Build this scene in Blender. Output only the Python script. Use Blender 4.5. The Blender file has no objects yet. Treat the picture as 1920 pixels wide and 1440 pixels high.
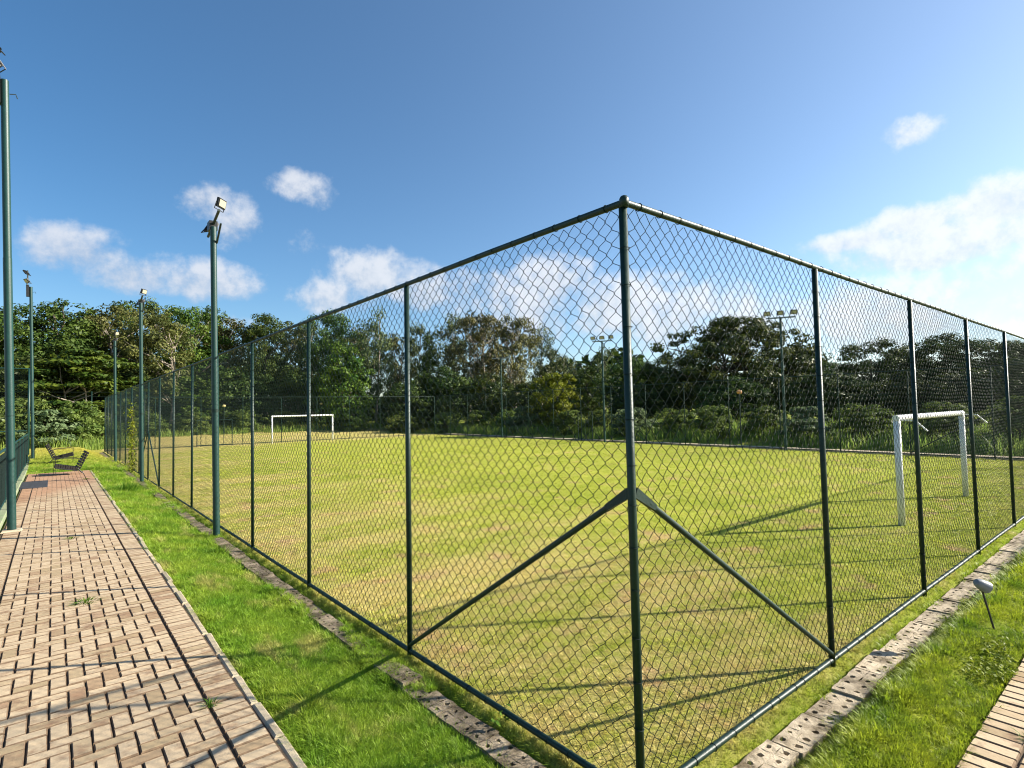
import bpy, bmesh, math, random
import numpy as np
from mathutils import Vector, Matrix, noise as mnoise
R = math.radians
scene = bpy.context.scene
col = scene.collection
rng = np.random.default_rng(7)
random.seed(7)

# ------------------------------------------------------------------ camera, sky, sun, exposure
cam_data = bpy.data.cameras.new('camera')
cam = bpy.data.objects.new('camera', cam_data); col.objects.link(cam)
yaw, pit, rol = 0.68945, 0.04313, -0.01994
F = Vector((math.sin(yaw)*math.cos(pit), math.cos(yaw)*math.cos(pit), math.sin(pit)))
RX = Vector((math.cos(yaw), -math.sin(yaw), 0)); UP = RX.cross(F)
R2 = RX*math.cos(rol) + UP*math.sin(rol); U2 = -RX*math.sin(rol) + UP*math.cos(rol)
CAM = Vector((-2.2334, -1.7824, 1.9726))
m = Matrix((R2, U2, -F)).transposed().to_4x4(); m.translation = CAM
cam.matrix_world = m
cam_data.sensor_width = 36; cam_data.lens = 36*1044.5/1920
cam_data.clip_start = 0.05; cam_data.clip_end = 3000
scene.camera = cam

SUN_AZ, SUN_EL = 122.6, 28.0          # clockwise from +Y
world = bpy.data.worlds.new('World'); scene.world = world
world.use_nodes = True
wn, wl = world.node_tree.nodes, world.node_tree.links
for n in list(wn): wn.remove(n)
def N(nt, t, **kw):
    n = nt.nodes.new(t)
    for k, v in kw.items():
        if k == 'ins':
            for i, x in v.items(): n.inputs[i].default_value = x
        else: setattr(n, k, v)
    return n
def math_(nt, op, a, b=None, c=None, clamp=False):
    n = nt.nodes.new('ShaderNodeMath'); n.operation = op; n.use_clamp = clamp
    for i, x in enumerate((a, b, c)):
        if x is None: continue
        if isinstance(x, (int, float)): n.inputs[i].default_value = x
        else: nt.links.new(x, n.inputs[i])
    return n.outputs[0]
def mixc(nt, fac, a, b, blend='MIX'):
    n = nt.nodes.new('ShaderNodeMix'); n.data_type = 'RGBA'; n.blend_type = blend
    for i, x in ((0, fac), (6, a), (7, b)):
        if isinstance(x, (int, float)): n.inputs[i].default_value = x
        elif isinstance(x, (tuple, list)): n.inputs[i].default_value = tuple(x)[:3] + (1,)
        else: nt.links.new(x, n.inputs[i])
    return n.outputs[2]
def maprange(nt, v, a, b, c=0.0, d=1.0, smooth=False):
    n = nt.nodes.new('ShaderNodeMapRange'); n.clamp = True
    if smooth: n.interpolation_type = 'SMOOTHSTEP'
    nt.links.new(v, n.inputs[0])
    for i, x in enumerate((a, b, c, d)): n.inputs[i+1].default_value = x
    return n.outputs[0]

nt = world.node_tree
SKY_STRENGTH = 0.085
sky = N(nt, 'ShaderNodeTexSky', sky_type='NISHITA', sun_disc=False, sun_elevation=R(SUN_EL), sun_rotation=R(SUN_AZ),
        air_density=1.0, dust_density=1.15, ozone_density=3.0, altitude=600)
tc = N(nt, 'ShaderNodeTexCoord')
nrm = N(nt, 'ShaderNodeVectorMath', operation='NORMALIZE'); nt.links.new(tc.outputs['Generated'], nrm.inputs[0])
sep = N(nt, 'ShaderNodeSeparateXYZ'); nt.links.new(nrm.outputs[0], sep.inputs[0])
az = math_(nt, 'MULTIPLY', math_(nt, 'ARCTAN2', sep.outputs[0], sep.outputs[1]), 180/math.pi)
az = math_(nt, 'SUBTRACT', math_(nt, 'FLOORED_MODULO', math_(nt, 'ADD', az, 20.0), 120.0), 20.0)
el = math_(nt, 'MULTIPLY', math_(nt, 'ARCSINE', sep.outputs[2]), 180/math.pi)
nz = N(nt, 'ShaderNodeTexNoise', ins={2: 11.0, 3: 7.0, 4: 0.56})
nt.links.new(nrm.outputs[0], nz.inputs[0])
nz2 = N(nt, 'ShaderNodeTexNoise', ins={2: 40.0, 3: 5.0, 4: 0.6})
nt.links.new(nrm.outputs[0], nz2.inputs[0])
CLOUDS = [(1.6, 13.5, 4.6, 2.3, 1.1), (5.2, 12.1, 4.4, 2.1, 1.15), (10.3, 12.0, 5.2, 1.9, 1.0), (10.6, 18.9, 2.5, 1.7, .85), (13.2, 17.4, 2.5, 2.3, .85),
          (18.8, 21.2, 3.0, 1.5, .75), (20.6, 20.3, 1.8, 1.3, .6), (19.2, 15.9, 1.6, 1.4, .45), (25.2, 13.4, 5.2, 2.8, 1), (22.0, 11.2, 4.2, 2.4, 1), (30.5, 12.4, 5.5, 2.8, 1),
          (36.5, 11.8, 6.0, 3.0, 1), (44.5, 12.9, 6.0, 3.0, 1.15), (40.0, 10.2, 8.0, 4.0, 1), (50.0, 10.4, 6.5, 3.6, 1.15), (56.0, 8.8, 7.5, 4.0, 1.1), (63, 7.4, 8, 3.6, 1), (73, 7.0, 9, 4.2, .9), (84, 8.0, 9, 5.0, .9),
          (76.2, 21.8, 2.4, 1.3, .6), (71.8, 13.9, 4.5, 1.1, 1.1), (76.0, 14.7, 4.0, 1.6, 1.2), (81.5, 15.0, 4.5, 2.5, 1.2), (78.0, 12.6, 9.0, 2.6, 1.1), (12.0, 8.3, 3, .8, .5)]
acc = None; top = None
for (a, e, ra, re, s) in CLOUDS:
    da = math_(nt, 'DIVIDE', math_(nt, 'SUBTRACT', az, a), ra)
    de = math_(nt, 'DIVIDE', math_(nt, 'SUBTRACT', el, e), re)
    d2 = math_(nt, 'ADD', math_(nt, 'MULTIPLY', da, da), math_(nt, 'MULTIPLY', de, de))
    v = math_(nt, 'MULTIPLY', math_(nt, 'SUBTRACT', 1.0, d2), s)
    v = math_(nt, 'MAXIMUM', v, -1.0)
    t = math_(nt, 'MULTIPLY', math_(nt, 'EXPONENT', math_(nt, 'MULTIPLY', v, 4.0)), 1.0)
    w = math_(nt, 'MULTIPLY', t, de)
    acc = v if acc is None else math_(nt, 'SMOOTH_MAX', acc, v, 0.35)
    top = (t, w) if top is None else (math_(nt, 'ADD', top[0], t), math_(nt, 'ADD', top[1], w))
hgt = math_(nt, 'DIVIDE', top[1], top[0])                      # -1 .. 1 : height within the cloud
n1 = math_(nt, 'SUBTRACT', nz.outputs[0], 0.5); n2 = math_(nt, 'SUBTRACT', nz2.outputs[0], 0.5)
val = math_(nt, 'ADD', acc, math_(nt, 'ADD', math_(nt, 'MULTIPLY', n1, 2.8), math_(nt, 'MULTIPLY', n2, 1.6)))
soft = maprange(nt, val, -0.05, 1.2, 0, 1, True)
litv = math_(nt, 'ADD', math_(nt, 'MULTIPLY', hgt, 0.45), math_(nt, 'ADD', math_(nt, 'MULTIPLY', n1, 1.6), math_(nt, 'MULTIPLY', n2, 1.6)))
lit = maprange(nt, litv, -0.55, 0.45, 0, 1, True)
side = maprange(nt, az, 0.0, 85.0, 0.0, 1.0)
cl_lo = mixc(nt, side, (2.6, 2.95, 3.6), (3.45, 3.85, 4.15))
cl_hi = mixc(nt, side, (3.9, 4.05, 4.4), (5.1, 5.2, 5.3))
cloudc = mixc(nt, lit, cl_lo, cl_hi)
skyc = N(nt, 'ShaderNodeHueSaturation', ins={0: 0.496, 1: 1.12, 2: 1.0}); nt.links.new(sky.outputs[0], skyc.inputs[4])
sdot = N(nt, 'ShaderNodeVectorMath', operation='DOT_PRODUCT'); nt.links.new(nrm.outputs[0], sdot.inputs[0])
sdot.inputs[1].default_value = (math.sin(R(SUN_AZ))*math.cos(R(SUN_EL)), math.cos(R(SUN_AZ))*math.cos(R(SUN_EL)), math.sin(R(SUN_EL)))
nt.links.new(maprange(nt, sdot.outputs['Value'], -.45, .75, .82, 1.0), skyc.inputs[2])
nt.links.new(maprange(nt, sdot.outputs['Value'], -.3, .85, 1.20, .98), skyc.inputs[1])
final = mixc(nt, math_(nt, 'MULTIPLY', soft, 0.84), skyc.outputs[0], cloudc)
bg = N(nt, 'ShaderNodeBackground', ins={1: SKY_STRENGTH}); nt.links.new(final, bg.inputs[0])
wo = N(nt, 'ShaderNodeOutputWorld'); nt.links.new(bg.outputs[0], wo.inputs[0])

sd = bpy.data.lights.new('sun', 'SUN'); sd.energy = 5.0; sd.angle = R(0.55); sd.color = (1.0, 0.93, 0.80)
sun = bpy.data.objects.new('sun', sd); col.objects.link(sun)
ce = math.cos(R(SUN_EL))
S = Vector((math.sin(R(SUN_AZ))*ce, math.cos(R(SUN_AZ))*ce, math.sin(R(SUN_EL))))
sun.rotation_euler = S.to_track_quat('Z', 'Y').to_euler()
sun.location = (20, -20, 30)

vs = scene.view_settings
vs.view_transform = 'Standard'; vs.look = 'None'; vs.exposure = 1.28; vs.gamma = 1.0; vs.use_curve_mapping = False
scene.render.engine = 'CYCLES'
scene.cycles.pixel_filter_type = 'BLACKMAN_HARRIS'; scene.cycles.filter_width = 1.1
scene.cycles.max_bounces = 6; scene.cycles.diffuse_bounces = 3; scene.cycles.glossy_bounces = 2
scene.cycles.transmission_bounces = 3; scene.cycles.transparent_max_bounces = 4

# ------------------------------------------------------------------ helpers
def tag(o, label=None, cat=None, group=None, kind=None):
    if label: o['label'] = label
    if cat: o['category'] = cat
    if group: o['group'] = group
    if kind: o['kind'] = kind
    return o
def empty(name, loc, rz=0.0):
    o = bpy.data.objects.new(name, None); col.objects.link(o)
    o.location = loc; o.rotation_euler = (0, 0, rz); o.empty_display_size = 0.2
    return o
def link(name, me, parent=None, loc=None, rot=None, scl=None):
    o = bpy.data.objects.new(name, me); col.objects.link(o)
    if parent: o.parent = parent
    if loc is not None: o.location = loc
    if rot is not None: o.rotation_euler = rot
    if scl is not None: o.scale = scl
    return o
class MB:
    def __init__(s): s.v, s.f, s.c = [], [], []
    def add(s, vs_, fs):
        o = len(s.v); s.v += [tuple(x) for x in vs_]; s.f += [tuple(i+o for i in f) for f in fs]; return s
    def box(s, a, b, M=None, ch=0.0):
        x0, y0, z0 = a; x1, y1, z1 = b
        if ch > 0:
            vs_ = [(x0, y0, z0), (x1, y0, z0), (x1, y1, z0), (x0, y1, z0), (x0, y0, z1-ch), (x1, y0, z1-ch), (x1, y1, z1-ch), (x0, y1, z1-ch),
                   (x0+ch, y0+ch, z1), (x1-ch, y0+ch, z1), (x1-ch, y1-ch, z1), (x0+ch, y1-ch, z1)]
            fs = [(3, 2, 1, 0), (8, 9, 10, 11)]
            for i in range(4):
                j = (i+1) % 4; fs += [(i, j, 4+j, 4+i), (4+i, 4+j, 8+j, 8+i)]
        else:
            vs_ = [(x0, y0, z0), (x1, y0, z0), (x1, y1, z0), (x0, y1, z0), (x0, y0, z1), (x1, y0, z1), (x1, y1, z1), (x0, y1, z1)]
            fs = [(3, 2, 1, 0), (4, 5, 6, 7), (0, 1, 5, 4), (1, 2, 6, 5), (2, 3, 7, 6), (3, 0, 4, 7)]
        if M is not None: vs_ = [M @ Vector(v) for v in vs_]
        return s.add(vs_, fs)
    def tube(s, path, rad, n=8, caps=True):
        path = [Vector(p) for p in path]; k = len(path)
        rr = rad if isinstance(rad, (list, tuple)) else [rad]*k
        vs_, fs = [], []; ref = None
        for i, p in enumerate(path):
            d = (path[min(i+1, k-1)] - path[max(i-1, 0)])
            d = d.normalized() if d.length > 1e-9 else Vector((0, 0, 1))
            if ref is None: ref = d.orthogonal().normalized()
            ref = (ref - d*ref.dot(d)); ref = ref.normalized() if ref.length > 1e-6 else d.orthogonal().normalized()
            b = d.cross(ref)
            for j in range(n):
                t = 2*math.pi*j/n; vs_.append(p + (ref*math.cos(t) + b*math.sin(t))*rr[i])
        for i in range(k-1):
            for j in range(n):
                q = (j+1) % n; fs.append((i*n+j, i*n+q, (i+1)*n+q, (i+1)*n+j))
        if caps: fs += [tuple(range(n-1, -1, -1)), tuple(range((k-1)*n, k*n))]
        return s.add(vs_, fs)
    def ring(s, c, axis, R_, r, n=10, m_=4):
        axis = Vector(axis).normalized(); u = axis.orthogonal().normalized(); w = axis.cross(u); c = Vector(c)
        vs_, fs = [], []
        for i in range(n):
            t = 2*math.pi*i/n; d = u*math.cos(t) + w*math.sin(t)
            for j in range(m_):
                a = 2*math.pi*j/m_; vs_.append(c + d*(R_ + r*math.cos(a)) + axis*r*math.sin(a))
        for i in range(n):
            for j in range(m_):
                fs.append((i*m_+j, ((i+1) % n)*m_+j, ((i+1) % n)*m_+(j+1) % m_, i*m_+(j+1) % m_))
        return s.add(vs_, fs)
    def mesh(s, name, mat, smooth=False):
        me = bpy.data.meshes.new(name); me.from_pydata(s.v, [], s.f); me.materials.append(mat)
        if smooth:
            me.polygons.foreach_set('use_smooth', [True]*len(me.polygons))
        me.update(); return me
    def build(s, name, mat, parent=None, smooth=False, **kw):
        me = s.mesh(name, mat, smooth)
        if smooth and hasattr(me, 'set_sharp_from_angle'): me.set_sharp_from_angle(angle=R(40))
        return link(name, me, parent, **kw)

# ------------------------------------------------------------------ materials
def new_mat(name):
    mt = bpy.data.materials.new(name); mt.use_nodes = True
    t = mt.node_tree
    for n in list(t.nodes): t.nodes.remove(n)
    out = t.nodes.new('ShaderNodeOutputMaterial')
    return mt, t, out
def simple(name, c1, c2=None, rough=0.6, scale=8.0, metal=0.0, bump=0.0, bscale=60.0, rnd=0.0, spec=0.4, objcoord=True, c3=None, c3scale=2.0, c3lo=.55, c3hi=.75):
    mt, t, out = new_mat(name)
    b = N(t, 'ShaderNodeBsdfPrincipled', ins={'Roughness': rough, 'Metallic': metal, 'Specular IOR Level': spec})
    tcn = t.nodes.new('ShaderNodeTexCoord'); geo = t.nodes.new('ShaderNodeNewGeometry')
    co = tcn.outputs['Object'] if objcoord else geo.outputs['Position']
    nzn = N(t, 'ShaderNodeTexNoise', ins={2: scale, 3: 6.0, 4: 0.6}); t.links.new(co, nzn.inputs[0])
    c = mixc(t, maprange(t, nzn.outputs[0], .3, .7), c1, c2 or c1)
    if c3:
        n3 = N(t, 'ShaderNodeTexNoise', ins={2: c3scale, 3: 5.0, 4: 0.65}); t.links.new(geo.outputs['Position'], n3.inputs[0])
        c = mixc(t, maprange(t, n3.outputs[0], c3lo, c3hi), c, c3)
    if rnd > 0:
        oi = t.nodes.new('ShaderNodeObjectInfo')
        hs = N(t, 'ShaderNodeHueSaturation')
        t.links.new(maprange(t, oi.outputs['Random'], 0, 1, 1-rnd, 1+rnd), hs.inputs[2]); t.links.new(c, hs.inputs[4]); c = hs.outputs[0]
    t.links.new(c, b.inputs['Base Color'])
    if bump > 0:
        n2_ = N(t, 'ShaderNodeTexNoise', ins={2: bscale, 3: 5.0, 4: 0.6}); t.links.new(co, n2_.inputs[0])
        bp = N(t, 'ShaderNodeBump', ins={0: bump, 1: 0.01}); t.links.new(n2_.outputs[0], bp.inputs['Height']); t.links.new(bp.outputs[0], b.inputs['Normal'])
    t.links.new(b.outputs[0], out.inputs[0])
    return mt
M = {}
M['green_paint'] = simple('green_paint', (.003, .018, .013), (.006, .027, .020), .46, 14, bump=.25, bscale=60, spec=.38, objcoord=False)
M['pole_paint'] = simple('pole_paint', (.005, .034, .029), (.008, .045, .038), .46, 10, bump=.15, bscale=70, spec=.45, objcoord=False)
M['wire'] = simple('pvc_wire', (.006, .014, .013), (.010, .021, .018), .7, 30, objcoord=False, spec=.15)
M['white_paint'] = simple('white_paint', (.78, .79, .78), (.68, .69, .68), .45, 9, bump=.1, objcoord=False)
M['black_metal'] = simple('black_metal', (.012, .013, .014), (.022, .022, .023), .5, 30)
M['bracket'] = simple('bracket_metal', (.02, .03, .03), (.03, .045, .043), .5, 20)
M['lens'] = simple('lamp_lens', (.40, .37, .28), (.32, .30, .22), .3, 40, spec=.6)
M['slat'] = simple('slat_wood', (.010, .008, .007), (.020, .016, .013), .7, 25, bump=.3, rnd=.25)
M['steel'] = simple('frame_steel', (.20, .21, .21), (.28, .29, .29), .4, 20, metal=.6)
M['grey_lamp'] = simple('lamp_grey_paint', (.17, .18, .20), (.21, .22, .24), .4, 20, spec=.4)
M['concrete'] = simple('drain_concrete', (.54, .45, .325), (.36, .29, .20), .95, 12, bump=.9, bscale=90, rnd=.15, objcoord=False, c3=(.12, .09, .05), c3scale=4, c3lo=.48, c3hi=.64)
M['kerb'] = simple('kerb_concrete', (.52, .43, .30), (.42, .34, .23), .9, 7, bump=.4, bscale=90, rnd=.08, objcoord=False, c3=(.22, .17, .11), c3scale=6)
M['sand_joint'] = simple('joint_sand', (.085, .058, .036), (.14, .098, .062), .95, 25, bump=.4, bscale=200, objcoord=False, c3=(.05, .07, .02), c3scale=3)
M['plate'] = simple('cover_plate', (.055, .056, .06), (.09, .09, .095), .55, 15, metal=.4, bump=.2)
M['court'] = simple('court_surface', (.16, .15, .15), (.22, .20, .19), .9, 3, bump=.1, objcoord=False)
M['yellow_lamp'] = simple('yellow_lamp', (.80, .68, .30), (.72, .60, .25), .35, 10)
M['orange_lamp'] = simple('orange_lamp', (.75, .36, .12), (.65, .3, .1), .35, 10)
M['soil'] = simple('soil', (.12, .075, .045), (.2, .13, .08), .95, 12, bump=.5, objcoord=False)

def brick_mat(name, attr=False):
    mt, t, out = new_mat(name)
    b = N(t, 'ShaderNodeBsdfPrincipled', ins={'Roughness': .88, 'Specular IOR Level': .2})
    geo = t.nodes.new('ShaderNodeNewGeometry'); pos = geo.outputs['Position']
    if attr:
        at = N(t, 'ShaderNodeAttribute', attribute_name='rnd'); rv = at.outputs['Fac']
    else:
        rv = t.nodes.new('ShaderNodeObjectInfo').outputs['Random']
    ramp = N(t, 'ShaderNodeValToRGB'); t.links.new(rv, ramp.inputs[0])
    cr = ramp.color_ramp
    cr.elements[0].position = 0; cr.elements[0].color = (.50, .385, .25, 1)
    cr.elements[1].position = 1; cr.elements[1].color = (.45, .33, .21, 1)
    for p_, c_ in ((.3, (.55, .43, .28, 1)), (.6, (.515, .395, .255, 1)), (.9, (.38, .285, .165, 1)), (.97, (.35, .23, .14, 1))):
        e_ = cr.elements.new(p_); e_.color = c_
    c = ramp.outputs[0]
    sp = t.nodes.new('ShaderNodeSeparateXYZ'); t.links.new(pos, sp.inputs[0])
    nzw = N(t, 'ShaderNodeTexNoise', ins={2: 1.3, 3: 4.0, 4: .6}); t.links.new(pos, nzw.inputs[0])
    # the far end of the path is laid in red pavers
    redm = maprange(t, math_(t, 'ADD', sp.outputs[1], math_(t, 'MULTIPLY', math_(t, 'ADD', sp.outputs[0], 2.0), -2.6)), 15.6, 17.4)
    c = mixc(t, math_(t, 'MULTIPLY', redm, .7), c, (.42, .20, .11))
    nzf = N(t, 'ShaderNodeTexNoise', ins={2: 55.0, 3: 6.0, 4: .7}); t.links.new(pos, nzf.inputs[0])
    c = mixc(t, maprange(t, nzf.outputs[0], .35, .7, 0, .55), c, mixc(t, .5, c, (.26, .18, .11)))
    nzm = N(t, 'ShaderNodeTexNoise', ins={2: 7.0, 3: 5.0, 4: .65}); t.links.new(pos, nzm.inputs[0])
    c = mixc(t, maprange(t, math_(t, 'ADD', nzm.outputs[0], math_(t, 'MULTIPLY', nzw.outputs[0], .5)), .78, .97, 0, .8), c, (.22, .125, .075))
    t.links.new(c, b.inputs['Base Color'])
    bp = N(t, 'ShaderNodeBump', ins={0: .6, 1: .004}); t.links.new(nzf.outputs[0], bp.inputs['Height']); t.links.new(bp.outputs[0], b.inputs['Normal'])
    t.links.new(b.outputs[0], out.inputs[0])
    return mt
M['paver_side'] = simple('paver_side', (.21, .14, .085), (.14, .092, .054), .95, 30, bump=.3, objcoord=False)
M['paver_side_far'] = simple('paver_side_sandy', (.27, .19, .12), (.20, .135, .085), .95, 30, bump=.3, objcoord=False)
M['brick'] = brick_mat('paver'); M['brick_far'] = brick_mat('paver_far', True)

# grass colour by place (own colours of turf, dry patches, bare earth)
lg = bpy.data.node_groups.new('turf_colour', 'ShaderNodeTree')
lg.interface.new_socket('Color', in_out='OUTPUT', socket_type='NodeSocketColor')
lg.interface.new_socket('Dry', in_out='OUTPUT', socket_type='NodeSocketFloat')
go_ = lg.nodes.new('NodeGroupOutput')
gp = lg.nodes.new('ShaderNodeNewGeometry').outputs['Position']
gs = lg.nodes.new('ShaderNodeSeparateXYZ'); lg.links.new(gp, gs.inputs[0]); gx, gy = gs.outputs[0], gs.outputs[1]
def gnoise(sx, sy, sc, det=5.0, rough=.6, off=0.0):
    mp = N(lg, 'ShaderNodeMapping'); mp.inputs['Scale'].default_value = (sx, sy, 0); mp.inputs['Location'].default_value = (off, off*.7, 0)
    lg.links.new(gp, mp.inputs[0])
    n = N(lg, 'ShaderNodeTexNoise', ins={2: sc, 3: det, 4: rough}); lg.links.new(mp.outputs[0], n.inputs[0]); return n.outputs[0]
infield = math_(lg, 'MULTIPLY', maprange(lg, gx, -.12, .05), maprange(lg, gy, -.12, .05))
green = mixc(lg, maprange(lg, gnoise(1, 1, .35), .35, .65), (.340, .375, .045), (.480, .480, .075))
green = mixc(lg, maprange(lg, gnoise(1, 1, 3.0, 6), .35, .7), green, (.250, .310, .024))
dn = math_(lg, 'ADD', math_(lg, 'MULTIPLY', gnoise(.28, .75, .9, 6, .62, 3.1), .62), math_(lg, 'MULTIPLY', gnoise(.5, 1.4, 2.6, 6, .65), .38))
bias = math_(lg, 'MULTIPLY', maprange(lg, gx, 1.0, 8.0, .105, -.05), 1.0)
bias = math_(lg, 'ADD', bias, maprange(lg, gy, 31, 38, 0, .20))
dn = math_(lg, 'ADD', dn, math_(lg, 'MULTIPLY', math_(lg, 'SUBTRACT', gnoise(.7, 1.2, 11, 6, .7, 1.7), .5), .42))
dry = maprange(lg, math_(lg, 'ADD', dn, bias), .47, .70, 0, .86, True)
fieldc = mixc(lg, dry, green, mixc(lg, maprange(lg, gnoise(1, 1, 9, 4), .35, .65), (.60, .49, .20), (.53, .41, .15)))
bare = maprange(lg, math_(lg, 'ADD', gnoise(.9, .9, 1.5, 6, .65, 9.3), math_(lg, 'MULTIPLY', gnoise(1, 1, 14, 3), .12)), .60, .74, 0, .70, True)
fieldc = mixc(lg, bare, fieldc, (.52, .33, .19))
clump = maprange(lg, gnoise(1, 1.3, 22, 6, .7, 4.4), .32, .68, .74, 1.22)
fh = N(lg, 'ShaderNodeHueSaturation'); lg.links.new(clump, fh.inputs[2]); lg.links.new(fieldc, fh.inputs[4]); fieldc = fh.outputs[0]
stripc = mixc(lg, maprange(lg, gnoise(1, 1, 1.6, 6), .35, .66), (.135, .255, .016), (.265, .345, .034))
sdry = maprange(lg, gnoise(1.6, .8, 1.5, 6, .65, 5.7), .52, .66, 0, .6, True)
stripc = mixc(lg, sdry, stripc, (.46, .385, .14))
stripc = mixc(lg, maprange(lg, gy, 24, 34), stripc, (.40, .37, .07))
rightc = mixc(lg, maprange(lg, gnoise(1, 1, 2.2, 6), .35, .66), (.120, .195, .012), (.300, .335, .026))
rightc = mixc(lg, maprange(lg, gnoise(1, 1, 3, 6, .65, 2.2), .60, .72, 0, .6), rightc, (.20, .13, .06))
outc = mixc(lg, maprange(lg, gy, -.3, .1), rightc, stripc)
bank = mixc(lg, maprange(lg, gnoise(1, 1, .8, 6), .4, .6), (.16, .23, .03), (.26, .28, .045))
outc = mixc(lg, maprange(lg, gx, 21.2, 21.6), outc, bank)
lg.links.new(mixc(lg, infield, outc, mixc(lg, maprange(lg, gx, 21.2, 21.6), fieldc, bank)), go_.inputs[0])
lg.links.new(math_(lg, 'MULTIPLY', dry, infield), go_.inputs[1])

def turf_node(t):
    g = t.nodes.new('ShaderNodeGroup'); g.node_tree = lg; return g
def ground_mat():
    mt, t, out = new_mat('turf_ground')
    g = turf_node(t); pos = t.nodes.new('ShaderNodeNewGeometry').outputs['Position']
    nf = N(t, 'ShaderNodeTexNoise', ins={2: 26.0, 3: 8.0, 4: .72}); t.links.new(pos, nf.inputs[0])
    nf2 = N(t, 'ShaderNodeTexNoise', ins={2: 4.0, 3: 8.0, 4: .75}); t.links.new(pos, nf2.inputs[0])
    # thatch and soil between the blades
    c = mixc(t, maprange(t, nf.outputs[0], .45, .70, 0, .25), g.outputs[0], (.17, .15, .04))
    c = mixc(t, maprange(t, nf2.outputs[0], .45, .7, 0, .30), c, (.42, .36, .08))
    b = N(t, 'ShaderNodeBsdfPrincipled', ins={'Roughness': .95, 'Specular IOR Level': .1})
    t.links.new(c, b.inputs['Base Color'])
    ad = math_(t, 'ADD', nf.outputs[0], math_(t, 'MULTIPLY', nf2.outputs[0], .8))
    bp = N(t, 'ShaderNodeBump', ins={0: .9, 1: .05}); t.links.new(ad, bp.inputs['Height']); t.links.new(bp.outputs[0], b.inputs['Normal'])
    t.links.new(b.outputs[0], out.inputs[0]); return mt
M['ground'] = ground_mat()
def blade_mat(name, tint=None, fac=0.0, gain=1.3):
    mt, t, out = new_mat(name)
    g = turf_node(t); pos = t.nodes.new('ShaderNodeNewGeometry').outputs['Position']
    nf = N(t, 'ShaderNodeTexNoise', ins={2: 70.0, 3: 2.0, 4: .5}); t.links.new(pos, nf.inputs[0])
    hs = N(t, 'ShaderNodeHueSaturation'); t.links.new(maprange(t, nf.outputs[0], .3, .7, gain*.72, gain*1.35), hs.inputs[2])
    t.links.new(g.outputs[0], hs.inputs[4]); c = hs.outputs[0]
    if tint: c = mixc(t, fac, c, tint)
    d = N(t, 'ShaderNodeBsdfPrincipled', ins={'Roughness': .5, 'Specular IOR Level': .25}); tr = t.nodes.new('ShaderNodeBsdfTranslucent')
    t.links.new(c, d.inputs['Base Color']); t.links.new(c, tr.inputs[0])
    mx = N(t, 'ShaderNodeMixShader', ins={0: .42}); t.links.new(d.outputs[0], mx.inputs[1]); t.links.new(tr.outputs[0], mx.inputs[2])
    t.links.new(mx.outputs[0], out.inputs[0]); return mt
M['blade'] = blade_mat('grass_blade')
def leaf_mat(name, a, b_, trans=.22, rnd=.18, rough=.5):
    mt, t, out = new_mat(name)
    at = N(t, 'ShaderNodeAttribute', attribute_name='leafv'); oi = t.nodes.new('ShaderNodeObjectInfo')
    c = mixc(t, at.outputs['Fac'], a, b_)
    hs = N(t, 'ShaderNodeHueSaturation'); t.links.new(maprange(t, oi.outputs['Random'], 0, 1, .485, .515), hs.inputs[0])
    t.links.new(maprange(t, oi.outputs['Random'], 0, 1, 1-rnd, 1+rnd), hs.inputs[2]); t.links.new(c, hs.inputs[4]); c = hs.outputs[0]
    d = N(t, 'ShaderNodeBsdfPrincipled', ins={'Roughness': rough, 'Specular IOR Level': .16}); tr = t.nodes.new('ShaderNodeBsdfTranslucent')
    t.links.new(c, d.inputs['Base Color']); t.links.new(c, tr.inputs[0])
    mx = N(t, 'ShaderNodeMixShader', ins={0: trans}); t.links.new(d.outputs[0], mx.inputs[1]); t.links.new(tr.outputs[0], mx.inputs[2])
    t.links.new(mx.outputs[0], out.inputs[0]); return mt
M['leaf_dense'] = leaf_mat('leaf_dark_green', (.028, .060, .012), (.095, .138, .021))
M['leaf_under'] = leaf_mat('leaf_understory', (.018, .040, .009), (.080, .110, .020))
M['leaf_open'] = leaf_mat('leaf_olive_brown', (.055, .068, .018), (.150, .145, .040))
M['leaf_layer'] = leaf_mat('leaf_green', (.030, .075, .010), (.110, .155, .018))
M['leaf_slim'] = leaf_mat('leaf_grey_green', (.045, .070, .024), (.130, .150, .050))
M['leaf_tall'] = leaf_mat('leaf_russet', (.062, .066, .020), (.170, .152, .050))
M['leaf_yellow'] = leaf_mat('leaf_yellow_green', (.12, .17, .012), (.27, .31, .025), .45)
M['leaf_dome'] = leaf_mat('leaf_dome', (.032, .060, .012), (.110, .130, .026))
M['leaf_bush'] = leaf_mat('leaf_bush', (.075, .125, .026), (.205, .265, .060), .4)
M['leaf_pale'] = leaf_mat('leaf_pale', (.10, .155, .065), (.22, .28, .13), .4)
M['leaf_reed'] = leaf_mat('leaf_reed', (.17, .27, .05), (.36, .43, .10), .45)
M['weed'] = leaf_mat('leaf_weed', (.07, .15, .012), (.16, .24, .03), .4, .1)
M['lush'] = leaf_mat('leaf_lush', (.075, .16, .012), (.17, .26, .025), .42, .1)
M['broad'] = leaf_mat('leaf_broad', (.13, .19, .015), (.26, .30, .03), .4, .1)
M['bark'] = simple('bark', (.16, .125, .09), (.07, .055, .04), .9, 6, bump=.6, bscale=20, objcoord=False)
M['pale_bark'] = simple('pale_bark', (.36, .31, .25), (.20, .165, .13), .85, 4, bump=.4, bscale=14, objcoord=False)

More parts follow.
